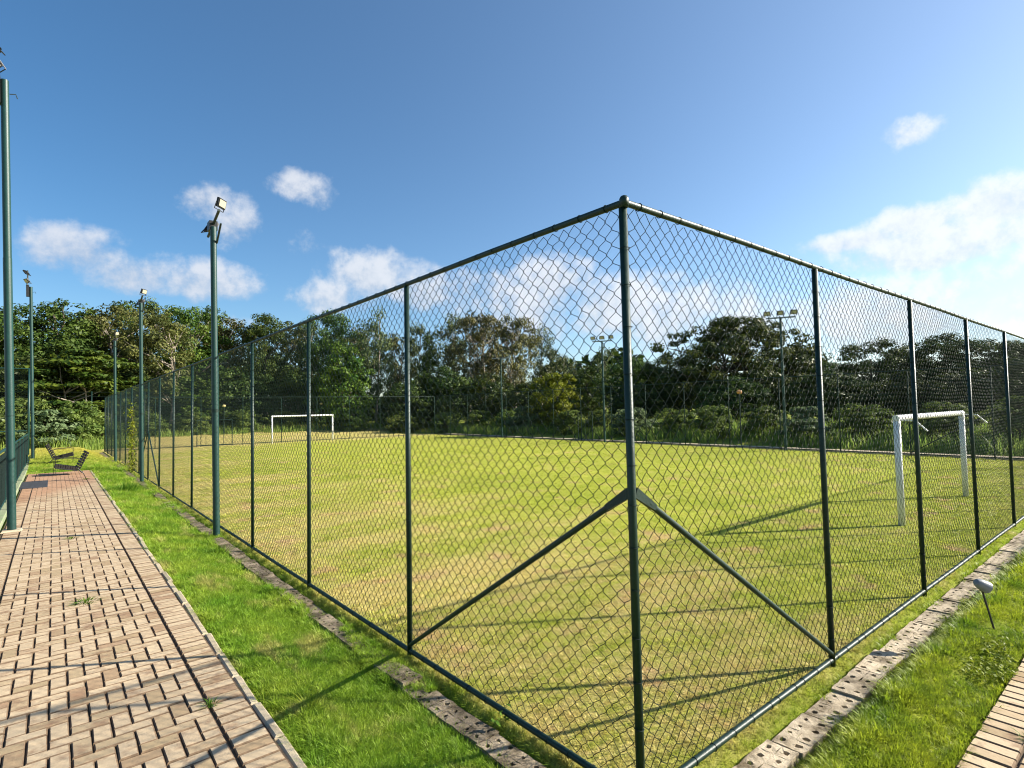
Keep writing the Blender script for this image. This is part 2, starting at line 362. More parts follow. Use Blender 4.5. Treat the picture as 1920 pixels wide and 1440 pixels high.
# ------------------------------------------------------------------ setting: ground, path, court
def sstep(a, b, x):
    t = min(1, max(0, (x-a)/(b-a))); return t*t*(3-2*t)
PATH_END = 22.6
def gz(x, y):
    z = 0.0
    if x < 0:
        zl = -.035*sstep(-.02, -.1, x) if x > -.33 else -.035 + (.072+.035)*sstep(-.36, -1.05, x) + .022*mnoise.noise(Vector((x*7, y*.45, 1)))*sstep(-.36, -.5, x)*sstep(-1.17, -1.05, x)
        if x < -1.16: zl = .072
        if y > PATH_END: zl += .03 + .17*sstep(PATH_END, 32, y)*sstep(-.3, -1.4, x)
        elif -2.95 < x < -1.16 and y < PATH_END: zl = .05
        if x < -2.95: zl = .04 - .25*sstep(-2.95, -3.2, x)*(1-sstep(29, 33, y)) + .2*sstep(29, 33, y)
        z = zl
    if y < 0 and x > -.6:
        zr = -.035*sstep(-.02, -.12, y) if y > -.32 else -.035 + .195*sstep(-.37, -.55-.04*mnoise.noise(Vector((x*1.6, 2, 0))), y) - .065*sstep(-.56, -.90, y) + .02*mnoise.noise(Vector((x*3, y*5, 5)))*sstep(-.36, -.5, y)
        if y < -.93: zr = .05
        z = max(z, zr) if x < 0 else zr
    elif y < 0: z = max(z, .05 if x > -2.95 else z)
    if y > 36.6: z = max(z, .42*sstep(36.6, 54, y))
    if x > 21.5: z = max(z, .70*sstep(22.2, 28, x))
    if x > 22.4 or y > 37: z += .06*mnoise.noise(Vector((x*.21, y*.21, 3)))
    return z
xs = [-700, -250, -120, -60, -30, -18, -12, -8, -6, -5, -4, -3.4, -3.2, -2.96, -2.94, -2.0] + list(np.arange(-1.2, .01, .06)) + [.15, .5] + list(np.arange(1, 21.6, 1.0)) + list(np.arange(21.6, 30, .7)) + [32, 36, 42, 50, 62, 80, 110, 160, 300, 700]
ys = [-700, -250, -90, -40, -20, -10, -5, -3, -2, -1.4, -1.1] + list(np.arange(-.935, .01, .0275)) + [.1, .5] + list(np.arange(1, 22.6, 1)) + [22.55, 22.65] + list(np.arange(23, 60, 1.5)) + [65, 75, 95, 130, 200, 350, 700]
xs = sorted(set(round(float(v), 4) for v in xs)); ys = sorted(set(round(float(v), 4) for v in ys))
gv = [(x, y, gz(x, y)) for y in ys for x in xs]; nx = len(xs)
gf = [(j*nx+i, j*nx+i+1, (j+1)*nx+i+1, (j+1)*nx+i) for j in range(len(ys)-1) for i in range(nx-1)]
gm = MB(); gm.v, gm.f = gv, gf
ground = gm.build('ground', M['ground'], smooth=True); tag(ground, kind='structure')

# walkway: bed, herringbone pavers, border pavers, kerb
PZ = .110
bed = MB().box((-2.86, .6, .02), (-1.225, PATH_END, PZ-.015)); walk = bed.build('footpath', M['sand_joint']); tag(walk, kind='structure')
def brick_mesh(name, lx, ly, var):
    r_ = random.Random(var); g = .0037
    b = MB().box((-lx/2+g, -ly/2+g, -.05), (lx/2-g, ly/2-g, 0), ch=.006)
    j = lambda: r_.uniform(-.0016, .0016)
    b.v = [(x+j(), y+j(), z + (j()*.8 if z > -.04 else 0)) for x, y, z in b.v]
    me = b.mesh(name, M['brick']); me.materials.append(M['paver_side'])
    for p_ in me.polygons:
        if p_.normal.z < .9: p_.material_index = 1
    return me
HB = [brick_mesh('paver_across', .2, .1, i) for i in range(3)]; VB = [brick_mesh('paver_along', .1, .2, 10+i) for i in range(3)]
def lay(items, parent, name, far_name, limit=300):
    """items: (cx, cy, lx, ly); nearest ones are objects, the rest one stuff mesh"""
    def vis(it):
        p = Vector((it[0], it[1], PZ)) - CAM; z = p.dot(F); u = p.dot(R2)/z if z > .1 else 9; v = p.dot(U2)/z if z > .1 else -9
        inside = z > .1 and abs(u) < .95 and v > -.74
        return (0 if inside else 1, p.length)
    items = sorted(items, key=vis)
    for it in items[:limit]:
        cx, cy, lx, ly = it
        std = abs(lx*ly-.02) < 1e-4
        if std: me = random.choice(HB if lx > ly else VB)
        else: me = brick_mesh('paver_cut', lx, ly, random.randrange(99))
        link(name, me, parent, loc=(cx, cy, PZ+random.gauss(0, .0016)), rot=(random.gauss(0, .006), random.gauss(0, .006), random.gauss(0, .007)))
    rest = items[limit:]
    if rest:
        vv, ff, cc = [], [], []
        for cx, cy, lx, ly in rest:
            g = .0030; o = len(vv); zt = PZ + random.gauss(0, .0016); h = .016; ch = .005
            x0, x1, y0, y1 = cx-lx/2+g, cx+lx/2-g, cy-ly/2+g, cy+ly/2-g
            vv += [(x0, y0, zt-h*2), (x1, y0, zt-h*2), (x1, y1, zt-h*2), (x0, y1, zt-h*2), (x0, y0, zt-ch), (x1, y0, zt-ch), (x1, y1, zt-ch), (x0, y1, zt-ch),
                   (x0+ch, y0+ch, zt), (x1-ch, y0+ch, zt), (x1-ch, y1-ch, zt), (x0+ch, y1-ch, zt)]
            ff += [(o+8, o+9, o+10, o+11)]
            for i in range(4):
                j = (i+1) % 4; ff += [(o+i, o+j, o+4+j, o+4+i), (o+4+i, o+4+j, o+8+j, o+8+i)]
            cc += [random.random()]*9
        b = MB(); b.v, b.f = vv, ff
        o = b.build(far_name, M['brick_far'], parent); tag(o, kind='stuff'); o.data.materials.append(M['paver_side_far'])
        for p_ in o.data.polygons:
            if p_.normal.z < .9: p_.material_index = 1
        a = o.data.attributes.new('rnd', 'FLOAT', 'FACE'); a.data.foreach_set('value', cc)
def herring(x0, x1, y0, y1, u=.1):
    out = []
    ni, nj = int(round((x1-x0)/u)), int(round((y1-y0)/u))
    for i in range(-1, ni+1):
        for j in range(-1, nj+1):
            k = (i-j) % 4
            if k == 0: c = [i, i+2, j, j+1]
            elif k == 3: c = [i, i+1, j, j+2]
            else: continue
            c[0] = max(c[0], 0); c[1] = min(c[1], ni); c[2] = max(c[2], 0); c[3] = min(c[3], nj)
            lx, ly = (c[1]-c[0])*u, (c[3]-c[2])*u
            if lx > .01 and ly > .01: out.append((x0+(c[0]+c[1])*u/2, y0+(c[2]+c[3])*u/2, lx, ly))
    return out
lay(herring(-2.625, -1.445, .8, PATH_END, .0983), walk, 'paving_brick', 'far_paving_bricks')
bl = [(-1.335, .8+.1*i+.05, .2, .1) for i in range(int((PATH_END-.8)/.1))] + [(-2.735, .8+.1*i+.05, .2, .1) for i in range(int((PATH_END-.8)/.1))]
lay(bl, walk, 'border_brick', 'far_border_bricks')
ks = [MB().box((-.028, -.244, -.1), (.028, .244, 0), ch=.012) for _ in range(2)]
for i in range(44):
    o = link('kerb_stone', bpy.data.meshes.get('kerb_stone') or ks[0].mesh('kerb_stone', M['kerb']), walk,
             loc=(-1.196+random.gauss(0, .006), .9+i*.4975, PZ-.006+random.gauss(0, .004)), rot=(random.gauss(0, .012), random.gauss(0, .06), random.gauss(0, .014)))
# right walkway
bed2 = MB().box((.2, -2.2, .02), (14, -.937, PZ-.015)); walk2 = bed2.build('side_footpath', M['sand_joint']); tag(walk2, kind='structure')
lay([(.3+.0975*i, -1.037, .0975, .2) for i in range(60)] , walk2, 'border_brick', 'far_border_bricks', 60)
lay(herring(.3, 4.2, -2.144, -1.144), walk2, 'paving_brick', 'far_paving_bricks', 120)
# court beside the path
crt = MB().box((-30, -6, -.30), (-3.35, 31.5, -.19)).build('sports_court', M['court']); tag(crt, kind='structure')
ck = MB()
kerbL = MB().box((-3.12, 1.0, -.25), (-2.90, 30.2, .16), ch=.012).build('court_kerb', simple('painted_kerb', (.20, .27, .13), (.30, .30, .20), .9, 4, bump=.3, objcoord=False, c3=(.34, .30, .24), c3scale=1.5)); tag(kerbL, kind='structure')

# drains: perforated slabs
def slab_mesh(name, L, W, rows, cols, rh, seed):
    r_ = random.Random(seed); b = MB(); top = []; T = .05
    cw, ch_ = L/cols, W/rows; n = 8
    for i in range(cols):
        for j in range(rows):
            x0, x1, y0, y1 = -L/2+i*cw, -L/2+(i+1)*cw, -W/2+j*ch_, -W/2+(j+1)*ch_
            cx, cy = (x0+x1)/2 + r_.uniform(-.009, .009), (y0+y1)/2 + r_.uniform(-.007, .007)
            sq = [(x1, cy), (x1, y1), (cx, y1), (x0, y1), (x0, cy), (x0, y0), (cx, y0), (x1, y0)]
            rr = rh*r_.uniform(.72, 1.15)
            ho = [(cx+rr*math.cos(2*math.pi*q/n), cy+rr*math.sin(2*math.pi*q/n)) for q in range(n)]
            vs_ = [(x, y, 0) for x, y in sq] + [(x, y, 0) for x, y in ho] + [(x, y, -T) for x, y in ho]
            fs = []
            for q in range(n):
                p = (q+1) % n; fs += [(q, p, 8+p, 8+q), (8+q, 8+p, 16+p, 16+q)]
            b.add(vs_, fs)
    b.add([(-L/2, -W/2, 0), (L/2, -W/2, 0), (L/2, W/2, 0), (-L/2, W/2, 0), (-L/2, -W/2, -T), (L/2, -W/2, -T), (L/2, W/2, -T), (-L/2, W/2, -T)],
          [(0, 4, 5, 1), (1, 5, 6, 2), (2, 6, 7, 3), (3, 7, 4, 0)])
    jit = {}
    def jv(v):
        k = tuple(round(q, 4) for q in v)
        if k not in jit: jit[k] = (r_.uniform(-.004, .004), r_.uniform(-.006, .006), r_.uniform(-.0022, .0022) if v[2] > -.01 else 0)
        return tuple(a_+b_ for a_, b_ in zip(v, jit[k]))
    b.v = [jv(v) for v in b.v]
    return b.mesh(name, M['concrete'])
SL = [slab_mesh('perforated_slab', .438, .185, 2, 4, .019, i) for i in range(6)]
M['old_concrete'] = simple('dirty_drain_concrete', (.36, .29, .20), (.20, .155, .10), .95, 12, bump=.9, bscale=90, rnd=.2, objcoord=False, c3=(.085, .065, .038), c3scale=5, c3lo=.40, c3hi=.58)
SLL = [slab_mesh('perforated_slab_narrow', .438, .165, 2, 4, .016, 9+i) for i in range(3)]
for me_ in SLL: me_.materials[0] = M['old_concrete']
d1 = MB().box((-.335, .1, -.12), (-.095, 36.4, -.052)).build('drain_channel', M['soil']); tag(d1, kind='structure')
d2 = MB().box((.2, -.34, -.12), (21, -.115, -.052)).build('side_drain_channel', M['soil']); tag(d2, kind='structure')
for i in range(80):
    y = .3+.445*i
    if y > 36: break
    link('drain_slab', random.choice(SLL), d1, loc=(-.212+random.gauss(0, .006), y, .004+random.gauss(0, .006)), rot=(random.gauss(0, .02), random.gauss(0, .02), math.pi/2+random.gauss(0, .015)))
for i in range(46):
    x = .35+.445*i
    link('drain_slab', random.choice(SL), d2, loc=(x, -.222+random.gauss(0, .005), .006+random.gauss(0, .005)), rot=(random.gauss(0, .018), random.gauss(0, .018), random.gauss(0, .012)))
fk = MB().box((21.30, 0, -.1), (22.25, 36.2, .05), ch=.015).build('field_kerb', M['kerb']); tag(fk, kind='structure')

# ------------------------------------------------------------------ chain-link fences
SP, H = 2.28, 3.014
def wire_mesh(name, W, Ht, cw, rh, r, fine=False, seed=0, sides=3):
    """woven zigzag wires between x 0..W, z from rail to rail"""
    r_ = np.random.default_rng(seed)
    n_str = int(round(W/(cw/2))); cw = W/n_str*2; nk = int(round(Ht/(rh/2))); rh = Ht/nk*2
    V, Fc = [], []; base = 0
    wob = lambda: r_.normal(0, .0032)
    jit = {}
    def node(c, k):
        if (c, k) not in jit:
            jit[(c, k)] = (c*cw/2 + wob() + .006*math.sin(k*.21+c*.05+seed), k*rh/2 + wob() + .011*math.sin(c*.13+seed)*math.sin(math.pi*k/nk))
        return jit[(c, k)]
    for s in range(n_str):
        pts = []
        for k in range(nk+1):
            c = s + ((k+s) % 2)
            if c == 0: c = 0
            x, z = node(c, k)
            dirn = 1 if (k+s) % 2 else -1
            y = .0022*dirn + .010*math.sin(1.3*x+.9*z+seed)*math.sin(z*1.05)*.6
            x += -.0010*dirn
            if fine and 0 < k < nk:
                pts += [(x-.0035*dirn, y*.6, z-.0085), (x+.0008*dirn, -y, z), (x-.0035*dirn, y*.6, z+.0085)]
            else: pts.append((x, y, z))
        P = np.array(pts); K = len(P)
        off = [(r*math.cos(2*math.pi*q/sides+.5), r*math.sin(2*math.pi*q/sides+.5)) for q in range(sides)]
        for q in range(sides): pass
        T = np.gradient(P, axis=0); T[:, 1] = 0; T /= np.linalg.norm(T, axis=1)[:, None]
        Q = np.stack([T[:, 2], np.zeros(K), -T[:, 0]], 1)
        k_ = 1.0 if fine else 1.35
        ring = np.stack([P + Q*o[0]*k_ + np.array([0, o[1], 0]) for o in off], 1).reshape(-1, 3)
        V.append(ring)
        idx = np.arange(K-1)[:, None]*sides + np.arange(sides)[None, :]
        nxt = np.arange(K-1)[:, None]*sides + ((np.arange(sides)+1) % sides)[None, :]
        Fc.append(np.stack([idx, nxt, nxt+sides, idx+sides], -1).reshape(-1, 4) + base); base += K*sides
    V = np.concatenate(V); Fc = np.concatenate(Fc)
    me = bpy.data.meshes.new(name)
    me.vertices.add(len(V)); me.vertices.foreach_set('co', V.ravel())
    me.loops.add(Fc.size); me.loops.foreach_set('vertex_index', Fc.ravel().astype(np.int32))
    me.polygons.add(len(Fc)); me.polygons.foreach_set('loop_start', np.arange(len(Fc), dtype=np.int32)*4)
    me.polygons.foreach_set('use_smooth', np.ones(len(Fc), bool))
    me.materials.append(M['wire']); me.update(calc_edges=True); me.validate(); return me
ZB, ZT = .072, H-.024
WM_FINE = [wire_mesh('chain_link', SP, ZT-ZB, .089, .0885, .0020, True, s) for s in (1, 2)]
WM = [wire_mesh('chain_link_far', SP, ZT-ZB, .089, .0885, .0019, False, s) for s in (3, 4)]
PR = .0215
POST = MB().tube([(0, 0, -.12), (0, 0, H-.02)], PR, 14).mesh('fence_post', M['green_paint'], True)
M['far_paint'] = simple('weathered_green_paint', (.006, .024, .017), (.010, .034, .024), .75, 14, spec=.2, objcoord=False)
POST_FAR = MB().tube([(0, 0, -.12), (0, 0, H-.02)], PR, 8).mesh('far_fence_post', M['far_paint'], True)
CAP = MB().tube([(0, 0, -.03), (0, 0, .012), (0, 0, .025), (0, 0, .031)], [.0245, .0245, .017, .004], 14).mesh('post_cap', M['green_paint'], True)
def fence(name, label, group, loc, rz, n, inner, sp=SP, fine=0, first=0, ties=0, bpost=(), last_scale=None, rail_z=.05, tops=True):
    e = empty(name, loc, rz); tag(e, label, 'fence', group)
    L = n*sp if last_scale is None else (n-1+last_scale)*sp
    for i in range(first, n+1):
        x = min(i*sp, L)
        link('post', POST if fine else POST_FAR, e, loc=(x, 0, 0), rot=(random.gauss(0, .002), random.gauss(0, .002), random.random()*6))
    segs = [(x_, 0, z_) for x_, z_ in ((.0, H-.005),)]
    tp = MB().tube([(i*sp*.5 if i*sp*.5 < L else L, 0, H-.006+.004*math.sin(i*1.7)) for i in range(int(L/(sp*.5))+2)], .0180, 12)
    tp.build('top_rail', M['green_paint'], e, True)
    bt = MB().tube([(i*sp*.5 if i*sp*.5 < L else L, 0, rail_z+.003*math.sin(i*2.1)) for i in range(int(L/(sp*.5))+2)], .0185, 12)
    bt.build('bottom_rail', M['green_paint'], e, True)
    for i in range(n):
        me = WM_FINE[i % 2] if i < fine else WM[i % 2]
        sx = sp/SP if (last_scale is None or i < n-1) else last_scale
        link('wire_mesh', me, e, loc=(i*sp, inner*.012, ZB), scl=(sx, 1, 1))
    if ties:
        tb = MB(); r_ = random.Random(n)
        x = .12
        while x < ties*sp:
            tb.ring((x, 0, H-.006), (1, r_.uniform(-.25, .25), 0), .0205, .0022, 10, 4)
            tb.ring((x+r_.uniform(-.04, .04), 0, rail_z), (1, r_.uniform(-.25, .25), 0), .0210, .0022, 10, 4); x += r_.uniform(.17, .21)
        for i in range(first, ties+1):
            z = .2
            while z < H-.1:
                tb.ring((i*sp, 0, z), (r_.uniform(-.1, .1), r_.uniform(-.1, .1), 1), PR+.002, .0022, 10, 4); z += r_.uniform(.19, .24)
        o = tb.build('tie_rings', M['wire'], e, True); tag(o, kind='stuff')
    for (i, dirs, hz) in bpost:
        for d in dirs:
            x0 = i*sp; x1 = (i+d)*sp
            p0 = Vector((x0+.016*d, -inner*.006, hz)); p1 = Vector((x1-.02*d, -inner*.006, .10))
            q = p0.lerp(p1, .045)
            b = MB().tube([q, p1], .0165, 12)
            # flattened, drilled end plate against the post
            dv = (p1-p0).normalized(); up = Vector((-dv.z, 0, dv.x)).normalized()*(1 if d > 0 else -1)
            a0 = [p0+up*.026, p0-up*.026]; a1 = [q+dv*.05+up*.0155, q+dv*.05-up*.0155]
            th = Vector((0, .006, 0))
            vs_ = [a0[0]-th, a0[1]-th, a1[1]-th*3, a1[0]-th*3, a0[0]+th, a0[1]+th, a1[1]+th*3, a1[0]+th*3]
            b.add(vs_, [(0, 1, 2, 3), (7, 6, 5, 4), (0, 4, 5, 1), (1, 5, 6, 2), (2, 6, 7, 3), (3, 7, 4, 0)])
            b.build('brace', M['green_paint'], e, True)
    return e
f1 = fence('chain_link_fence', 'tall green chain-link fence running beside the brick footpath from the near corner post', 'chain-link sides of the playing field', (0, 0, 0), R(90), 16, -1,
           fine=4, ties=4, bpost=((0, (1,), 1.54), (8, (-1, 1), 1.5), (16, (-1,), 1.5)))
cp = link('post_cap', CAP, f1, loc=(0, 0, H))
f2 = fence('chain_link_fence', 'tall green chain-link fence in front of the near goal, with light on its bottom rail', 'chain-link sides of the playing field', (0, 0, 0), 0, 10, 1,
           fine=4, first=1, ties=4, bpost=((0, (1,), 1.54),), last_scale=.342)
f3 = fence('chain_link_fence', 'far chain-link fence standing on the pale kerb before the dark shrubs', 'chain-link sides of the playing field', (21.24, 0, .02), R(90), 16, 1, bpost=((1, (1,), 1.5), (8, (1, -1), 1.5)))
f4 = fence('chain_link_fence', 'far end chain-link fence behind the small far goal', 'chain-link sides of the playing field', (0, 36.48, .0), 0, 9, -1, sp=21.27/9, first=1)

# low railing fence along the court
def low_fence():
    e = empty('railing_fence', (-3.01, 3.0, .15), R(90)); tag(e, 'low green railing along the court edge with dark wire infill', 'railing')
    n, sp, h = 11, 2.3, 1.16
    pm = MB().box((-.02, -.02, 0), (.02, .02, h)).mesh('railing_post', M['pole_paint'])
    wm = wire_mesh('railing_chain_link', sp, h-.12, .06, .06, .0022, False, 8)
    for i in range(n+1): link('post', pm, e, loc=(i*sp, 0, 0))
    MB().tube([(0, 0, h), (n*sp, 0, h)], .024, 10).build('top_rail', M['pole_paint'], e, True)
    MB().tube([(0, 0, .06), (n*sp, 0, .06)], .02, 10).build('bottom_rail', M['pole_paint'], e, True)
    for i in range(n): link('wire_mesh', wm, e, loc=(i*sp, 0, .06))
low_fence()
def court_fence():
    e = empty('court_fence', (-3.12, 33.2, .2), R(180)); tag(e, 'tall green court fence with slim posts at the far end of the court', 'fence')
    n, sp, h = 5, 2.4, 4.1
    pm = MB().tube([(0, 0, -.2), (0, 0, h)], .045, 10).mesh('court_post', M['pole_paint'], True)
    for i in range(n+1): link('post', pm, e, loc=(i*sp, 0, 0))
    for z in (h, 1.15): MB().tube([(0, 0, z), (n*sp, 0, z)], .025, 8).build('rail', M['pole_paint'], e, True)
    wm = wire_mesh('court_chain_link', sp, h-.1, .1, .1, .0022, False, 12)
    for i in range(n): link('wire_mesh', wm, e, loc=(i*sp, 0, .05))
court_fence()
def perimeter():
    e = empty('perimeter_fence', (-9, 43.6, .3), 0); tag(e, 'thin dark wire boundary fence in front of the woodland shrubs', 'fence')
    n, sp, h = 5, 2.9, 3.3
    pm = MB().tube([(0, 0, -.2), (0, 0, h)], .035, 8).mesh('boundary_post', M['green_paint'], True)
    for i in range(n+1): link('post', pm, e, loc=(i*sp, 0, 0))
    for z in (h-.05, h-.35, h-.65, h-.95, 1.4, .6): MB().tube([(0, 0, z), (n*sp, 0, z)], .010, 5).build('wire', M['wire'], e)
perimeter()
def gate(label, loc, rz, w, h=1.6):
    e = empty('field_gate', loc, rz); tag(e, label, 'gate', 'gates in the far fences')
    MB().tube([(0, 0, 0), (0, 0, h), (w, 0, h), (w, 0, 0)], .028, 8).build('gate_frame', M['green_paint'], e)
    MB().tube([(0, 0, .08), (w, 0, .08)], .02, 8).build('bottom_bar', M['green_paint'], e)
    pk = MB().tube([(0, 0, .08), (0, 0, h)], .012, 6).mesh('gate_bar', M['green_paint'])
    for i in range(1, 4): link('bar', pk, e, loc=(w*i/4, 0, 0))
gate('wide barred gate in the far end fence left of the small goal', (4.5, 36.40, 0), 0, 1.95)
gate('narrow barred gate beside a lamp post in the far kerb fence', (21.19, 19.6, .05), R(90), 1.1)

# ------------------------------------------------------------------ lamp posts
def flood_mesh():
    b = MB().box((-.17, -.035, -.12), (.17, .02, .12)).box((-.15, -.05, -.10), (.15, -.035, .10))
    for i in range(7): b.box((-.13+i*.04, .02, -.10), (-.12+i*.04, .05, .10))
    body = b.mesh('floodlight_body', M['black_metal'])
    lens = MB().box((-.135, -.0535, -.088), (.135, -.0501, .088)).mesh('floodlight_lens', M['lens'])
    br = MB().tube([(-.19, 0, 0), (-.19, .02, -.18), (.19, .02, -.18), (.19, 0, 0)], .012, 6).mesh('floodlight_yoke', M['black_metal'])
    return body, lens, br
FB, FL, FY = flood_mesh()
def flood(parent, loc, nrm, s=1.0):
    n = Vector(nrm).normalized()                       # lens looks along n : local -Y
    q = (-n).to_track_quat('Y', 'Z').to_euler()
    b = link('floodlight', FB, parent, loc=loc, rot=q, scl=(s, s, s))
    link('lens', FL, b); link('yoke', FY, b)
def field_lamp(label, loc, h, rx=0.0):
    e = empty('lamp_post', loc, 0); e.rotation_euler = (0, -.012, 0); tag(e, label, 'lamp post', 'green lamp posts along the footpath fence')
    MB().tube([(0, 0, -.1), (0, 0, h*.55), (0, 0, h*.55+.004), (0, 0, h)], [.052, .052, .048, .048], 16).build('pole', M['pole_paint'], e, True)
    MB().tube([(0, 0, 2.0), (0, 0, 2.05)], .056, 16).build('clamp_band', M['green_paint'], e, True)
    MB().tube([(.0, .40, h-.06), (.0, -.42, h+.16)], .022, 8).build('cross_arm', M['bracket'], e)
    MB().tube([(.045, -.32, h-.02), (.045, -.03, h-.26), (.045, .0, h-.26)], .016, 6).build('stay', M['bracket'], e)
    flood(e, (.03, -.41, h+.275), (.75, -.72, -.25), .60); flood(e, (.03, .33, h+.09), (.8, .45, -.62), .68)
    MB().box((-.06, -.02, h-.05), (.06, .16, h+.10)).build('ballast_box', M['black_metal'], e)
field_lamp('nearest tall green lamp post standing by the fence on a broken drain slab', (-.17, 8.30, 0), 5.05)
field_lamp('middle green lamp post along the footpath fence, just before the fence braces', (-.17, 18.1, 0), 5.35)
field_lamp('farthest green lamp post along the footpath fence, tops out against the trees', (-.17, 27.2, .02), 5.15)
def court_lamp(label, loc, h, lean=0.0):
    e = empty('lamp_post', loc, 0); e.rotation_euler = (0, lean, 0); tag(e, label, 'lamp post', 'tall lamp posts beside the court')
    MB().tube([(0, 0, -.1), (0, 0, h*.6), (0, 0, h*.6+.004), (0, 0, h)], [.059, .059, .055, .055], 18).build('pole', M['pole_paint'], e, True)
    MB().ring((0, 0, 1.9), (0, 0, 1), .060, .006, 18, 6).build('clamp_band', M['green_paint'], e, True)
    MB().box((-.155, -.07, h-.42), (-.053, .07, h+.06)).build('ballast_box', M['black_metal'], e)
    MB().tube([(-.13, 0, h), (-.10, .03, h+.25), (-.10, .03, h+.70)], .025, 8).build('bracket_arm', M['bracket'], e)
    MB().tube([(.06, 0, h-.22), (.14, 0, h-.20), (.16, 0, h-.27)], .008, 6).build('cable_hook', M['bracket'], e)
    flood(e, (-.12, -.06, h+.24), (-.75, -.35, -.5), .8); flood(e, (-.14, 0, h+.60), (-.7, .3, -.5), .8)
court_lamp('thick green lamp post on the brick path by the court railing, foot set in concrete', (-2.735, 10.69, .11), 7.57, -.026)
court_lamp('thinner distant green lamp post rising from grass past the court railing', (-2.86, 29.2, .26), 7.25, -.022)
MB_pad = MB().box((-2.87, 10.54, .10), (-2.60, 10.84, .130), ch=.02).build('concrete_footing', M['kerb']); tag(MB_pad, 'pale concrete footing under the thick green lamp post', 'footing')
def far_lamp(label, loc, h, rz):
    e = empty('lamp_post', loc, rz); tag(e, label, 'lamp post', 'three-lamp posts along the far fence')
    MB().tube([(0, 0, -.1), (0, 0, h)], [.06, .045], 12).build('pole', M['pole_paint'], e, True)
    MB().box((-.55, -.025, h-.03), (.55, .025, h+.03)).build('cross_arm', M['steel'], e)
    for x in (-.5, 0, .5): flood(e, (x, -.03, h+.2), (x*.3, -1, -.35), .75)
far_lamp('largest of the far three-lamp posts, before the domed tree', (21.05, 8.85, .05), 5.45, R(-62))
far_lamp('far three-lamp post next to the narrow gate', (21.05, 18.6, .05), 5.5, R(-62))
far_lamp('smallest far lamp post, nearly lost against the russet trees', (21.05, 27.6, .05), 5.3, R(-62))

# low yellow globe lamps beyond the field
def globe(label, loc, h, mat):
    e = empty('garden_lamp', loc, 0); tag(e, label, 'lamp')
    MB().tube([(0, 0, -.2), (0, 0, h-.1)], .03, 8).build('pole', M['green_paint'], e, True)
    MB().tube([(0, 0, h-.13), (0, 0, h-.10), (0, 0, h-.03), (0, 0, h+.03), (0, 0, h+.06)], [.04, .11, .13, .10, .02], 12).build('lamp_head', mat, e, True)
globe('round yellow lamp head poking out of the path-end shrubs', (-1.3, 43.2, .3), 2.25, M['yellow_lamp'])
globe('small pale lamp head in front of the dark wood left of the far goal', (8.35, 47.4, .35), 2.3, M['yellow_lamp'])
globe('small pale lamp head in front of the dark wood above the far goal', (16.4, 47.9, .4), 2.35, M['yellow_lamp'])
globe('small orange lamp head before the dark hedge right of the corner post', (22.6, 11.6, .05), 2.5, M['orange_lamp'])

# ------------------------------------------------------------------ goals
def goal(label, loc, rz, w, h, arm):
    e = empty('football_goal', loc, rz); tag(e, label, 'goal', 'white football goals on the field')
    pm = MB().tube([(0, 0, -.05), (0, 0, h)], .05, 14).mesh('goal_post', M['white_paint'], True)
    link('post', pm, e, loc=(0, 0, 0)); link('post', pm, e, loc=(w, 0, 0))
    MB().tube([(-.05, 0, h), (w+.05, 0, h)], .05, 14).build('crossbar', M['white_paint'], e, True)
    if arm:
        for x in (0, w):
            MB().tube([(x, 0, h-.03), (x, arm*.62, h-.04), (x, arm, h-.20)], .013, 8).build('net_support', M['white_paint'], e, True)
goal('large near goal with white posts and bent net arms, no net', (8.14, 1.19, 0), 0, 3.97, 1.69, -.40)
goal('small distant white goal at the far end of the field', (8.65, 35.75, 0), R(4), 4.1, 1.74, 0)

# ------------------------------------------------------------------ loungers, cover, spike lamp
def lounger(label, loc, rz):
    e = empty('slatted_lounger', loc, rz); e.scale = (.70, .72, .92); tag(e, label, 'lounger', 'slatted loungers at the end of the path')
    w = .36
    ss = MB().box((-.036, -w, -.11), (.036, w, .034), ch=.006).mesh('lounger_slat', M['slat'])
    for i in range(9):        # seat slopes down towards the back (local +X)
        t = i/8; x = -.36+.70*t; z = .36-.13*t
        link('seat_slat', ss, e, loc=(x, 0, z), rot=(0, R(10), 0))
    for i in range(7):
        t = i/6; x = .40+.30*t; z = .26+.50*t
        link('back_slat', ss, e, loc=(x, 0, z), rot=(0, R(-60), 0))
    for s in (-1, 1):
        y = s*(w+.02)
        MB().tube([(-.42, y, .0), (-.42, y, .58), (-.30, y, .60), (.42, y, .56), (.52, y, .45)], .009, 6).build('arm_loop', M['black_metal'], e)
        MB().tube([(-.42, y, .27), (.36, y, .13), (.50, y, .24), (.74, y, .74)], .018, 6).build('side_rail', M['black_metal'], e)
        MB().tube([(.38, y, .21), (.62, y, 0)], .016, 6).build('leg', M['black_metal'], e)
lounger('dark slatted lounger on the end of the brick path, backrest leaning right', (-1.88, 21.4, .11), R(4))
lounger('dark slatted lounger on the grass, farther back, facing right', (-1.88, 26.6, .20), R(176))
cv = MB().box((-.29, -1.0, -.02), (.29, 1.0, .010), ch=.006).build('access_cover', M['plate'], loc=(-2.61, 18.7, .112)); tag(cv, 'dark rectangular metal cover lying on the red pavers', 'cover')
for i in range(9):
    MB().box((-.25, -.90+i*.2, .0101), (.25, -.82+i*.2, .0155)).build('tread_bar', M['plate'], cv)
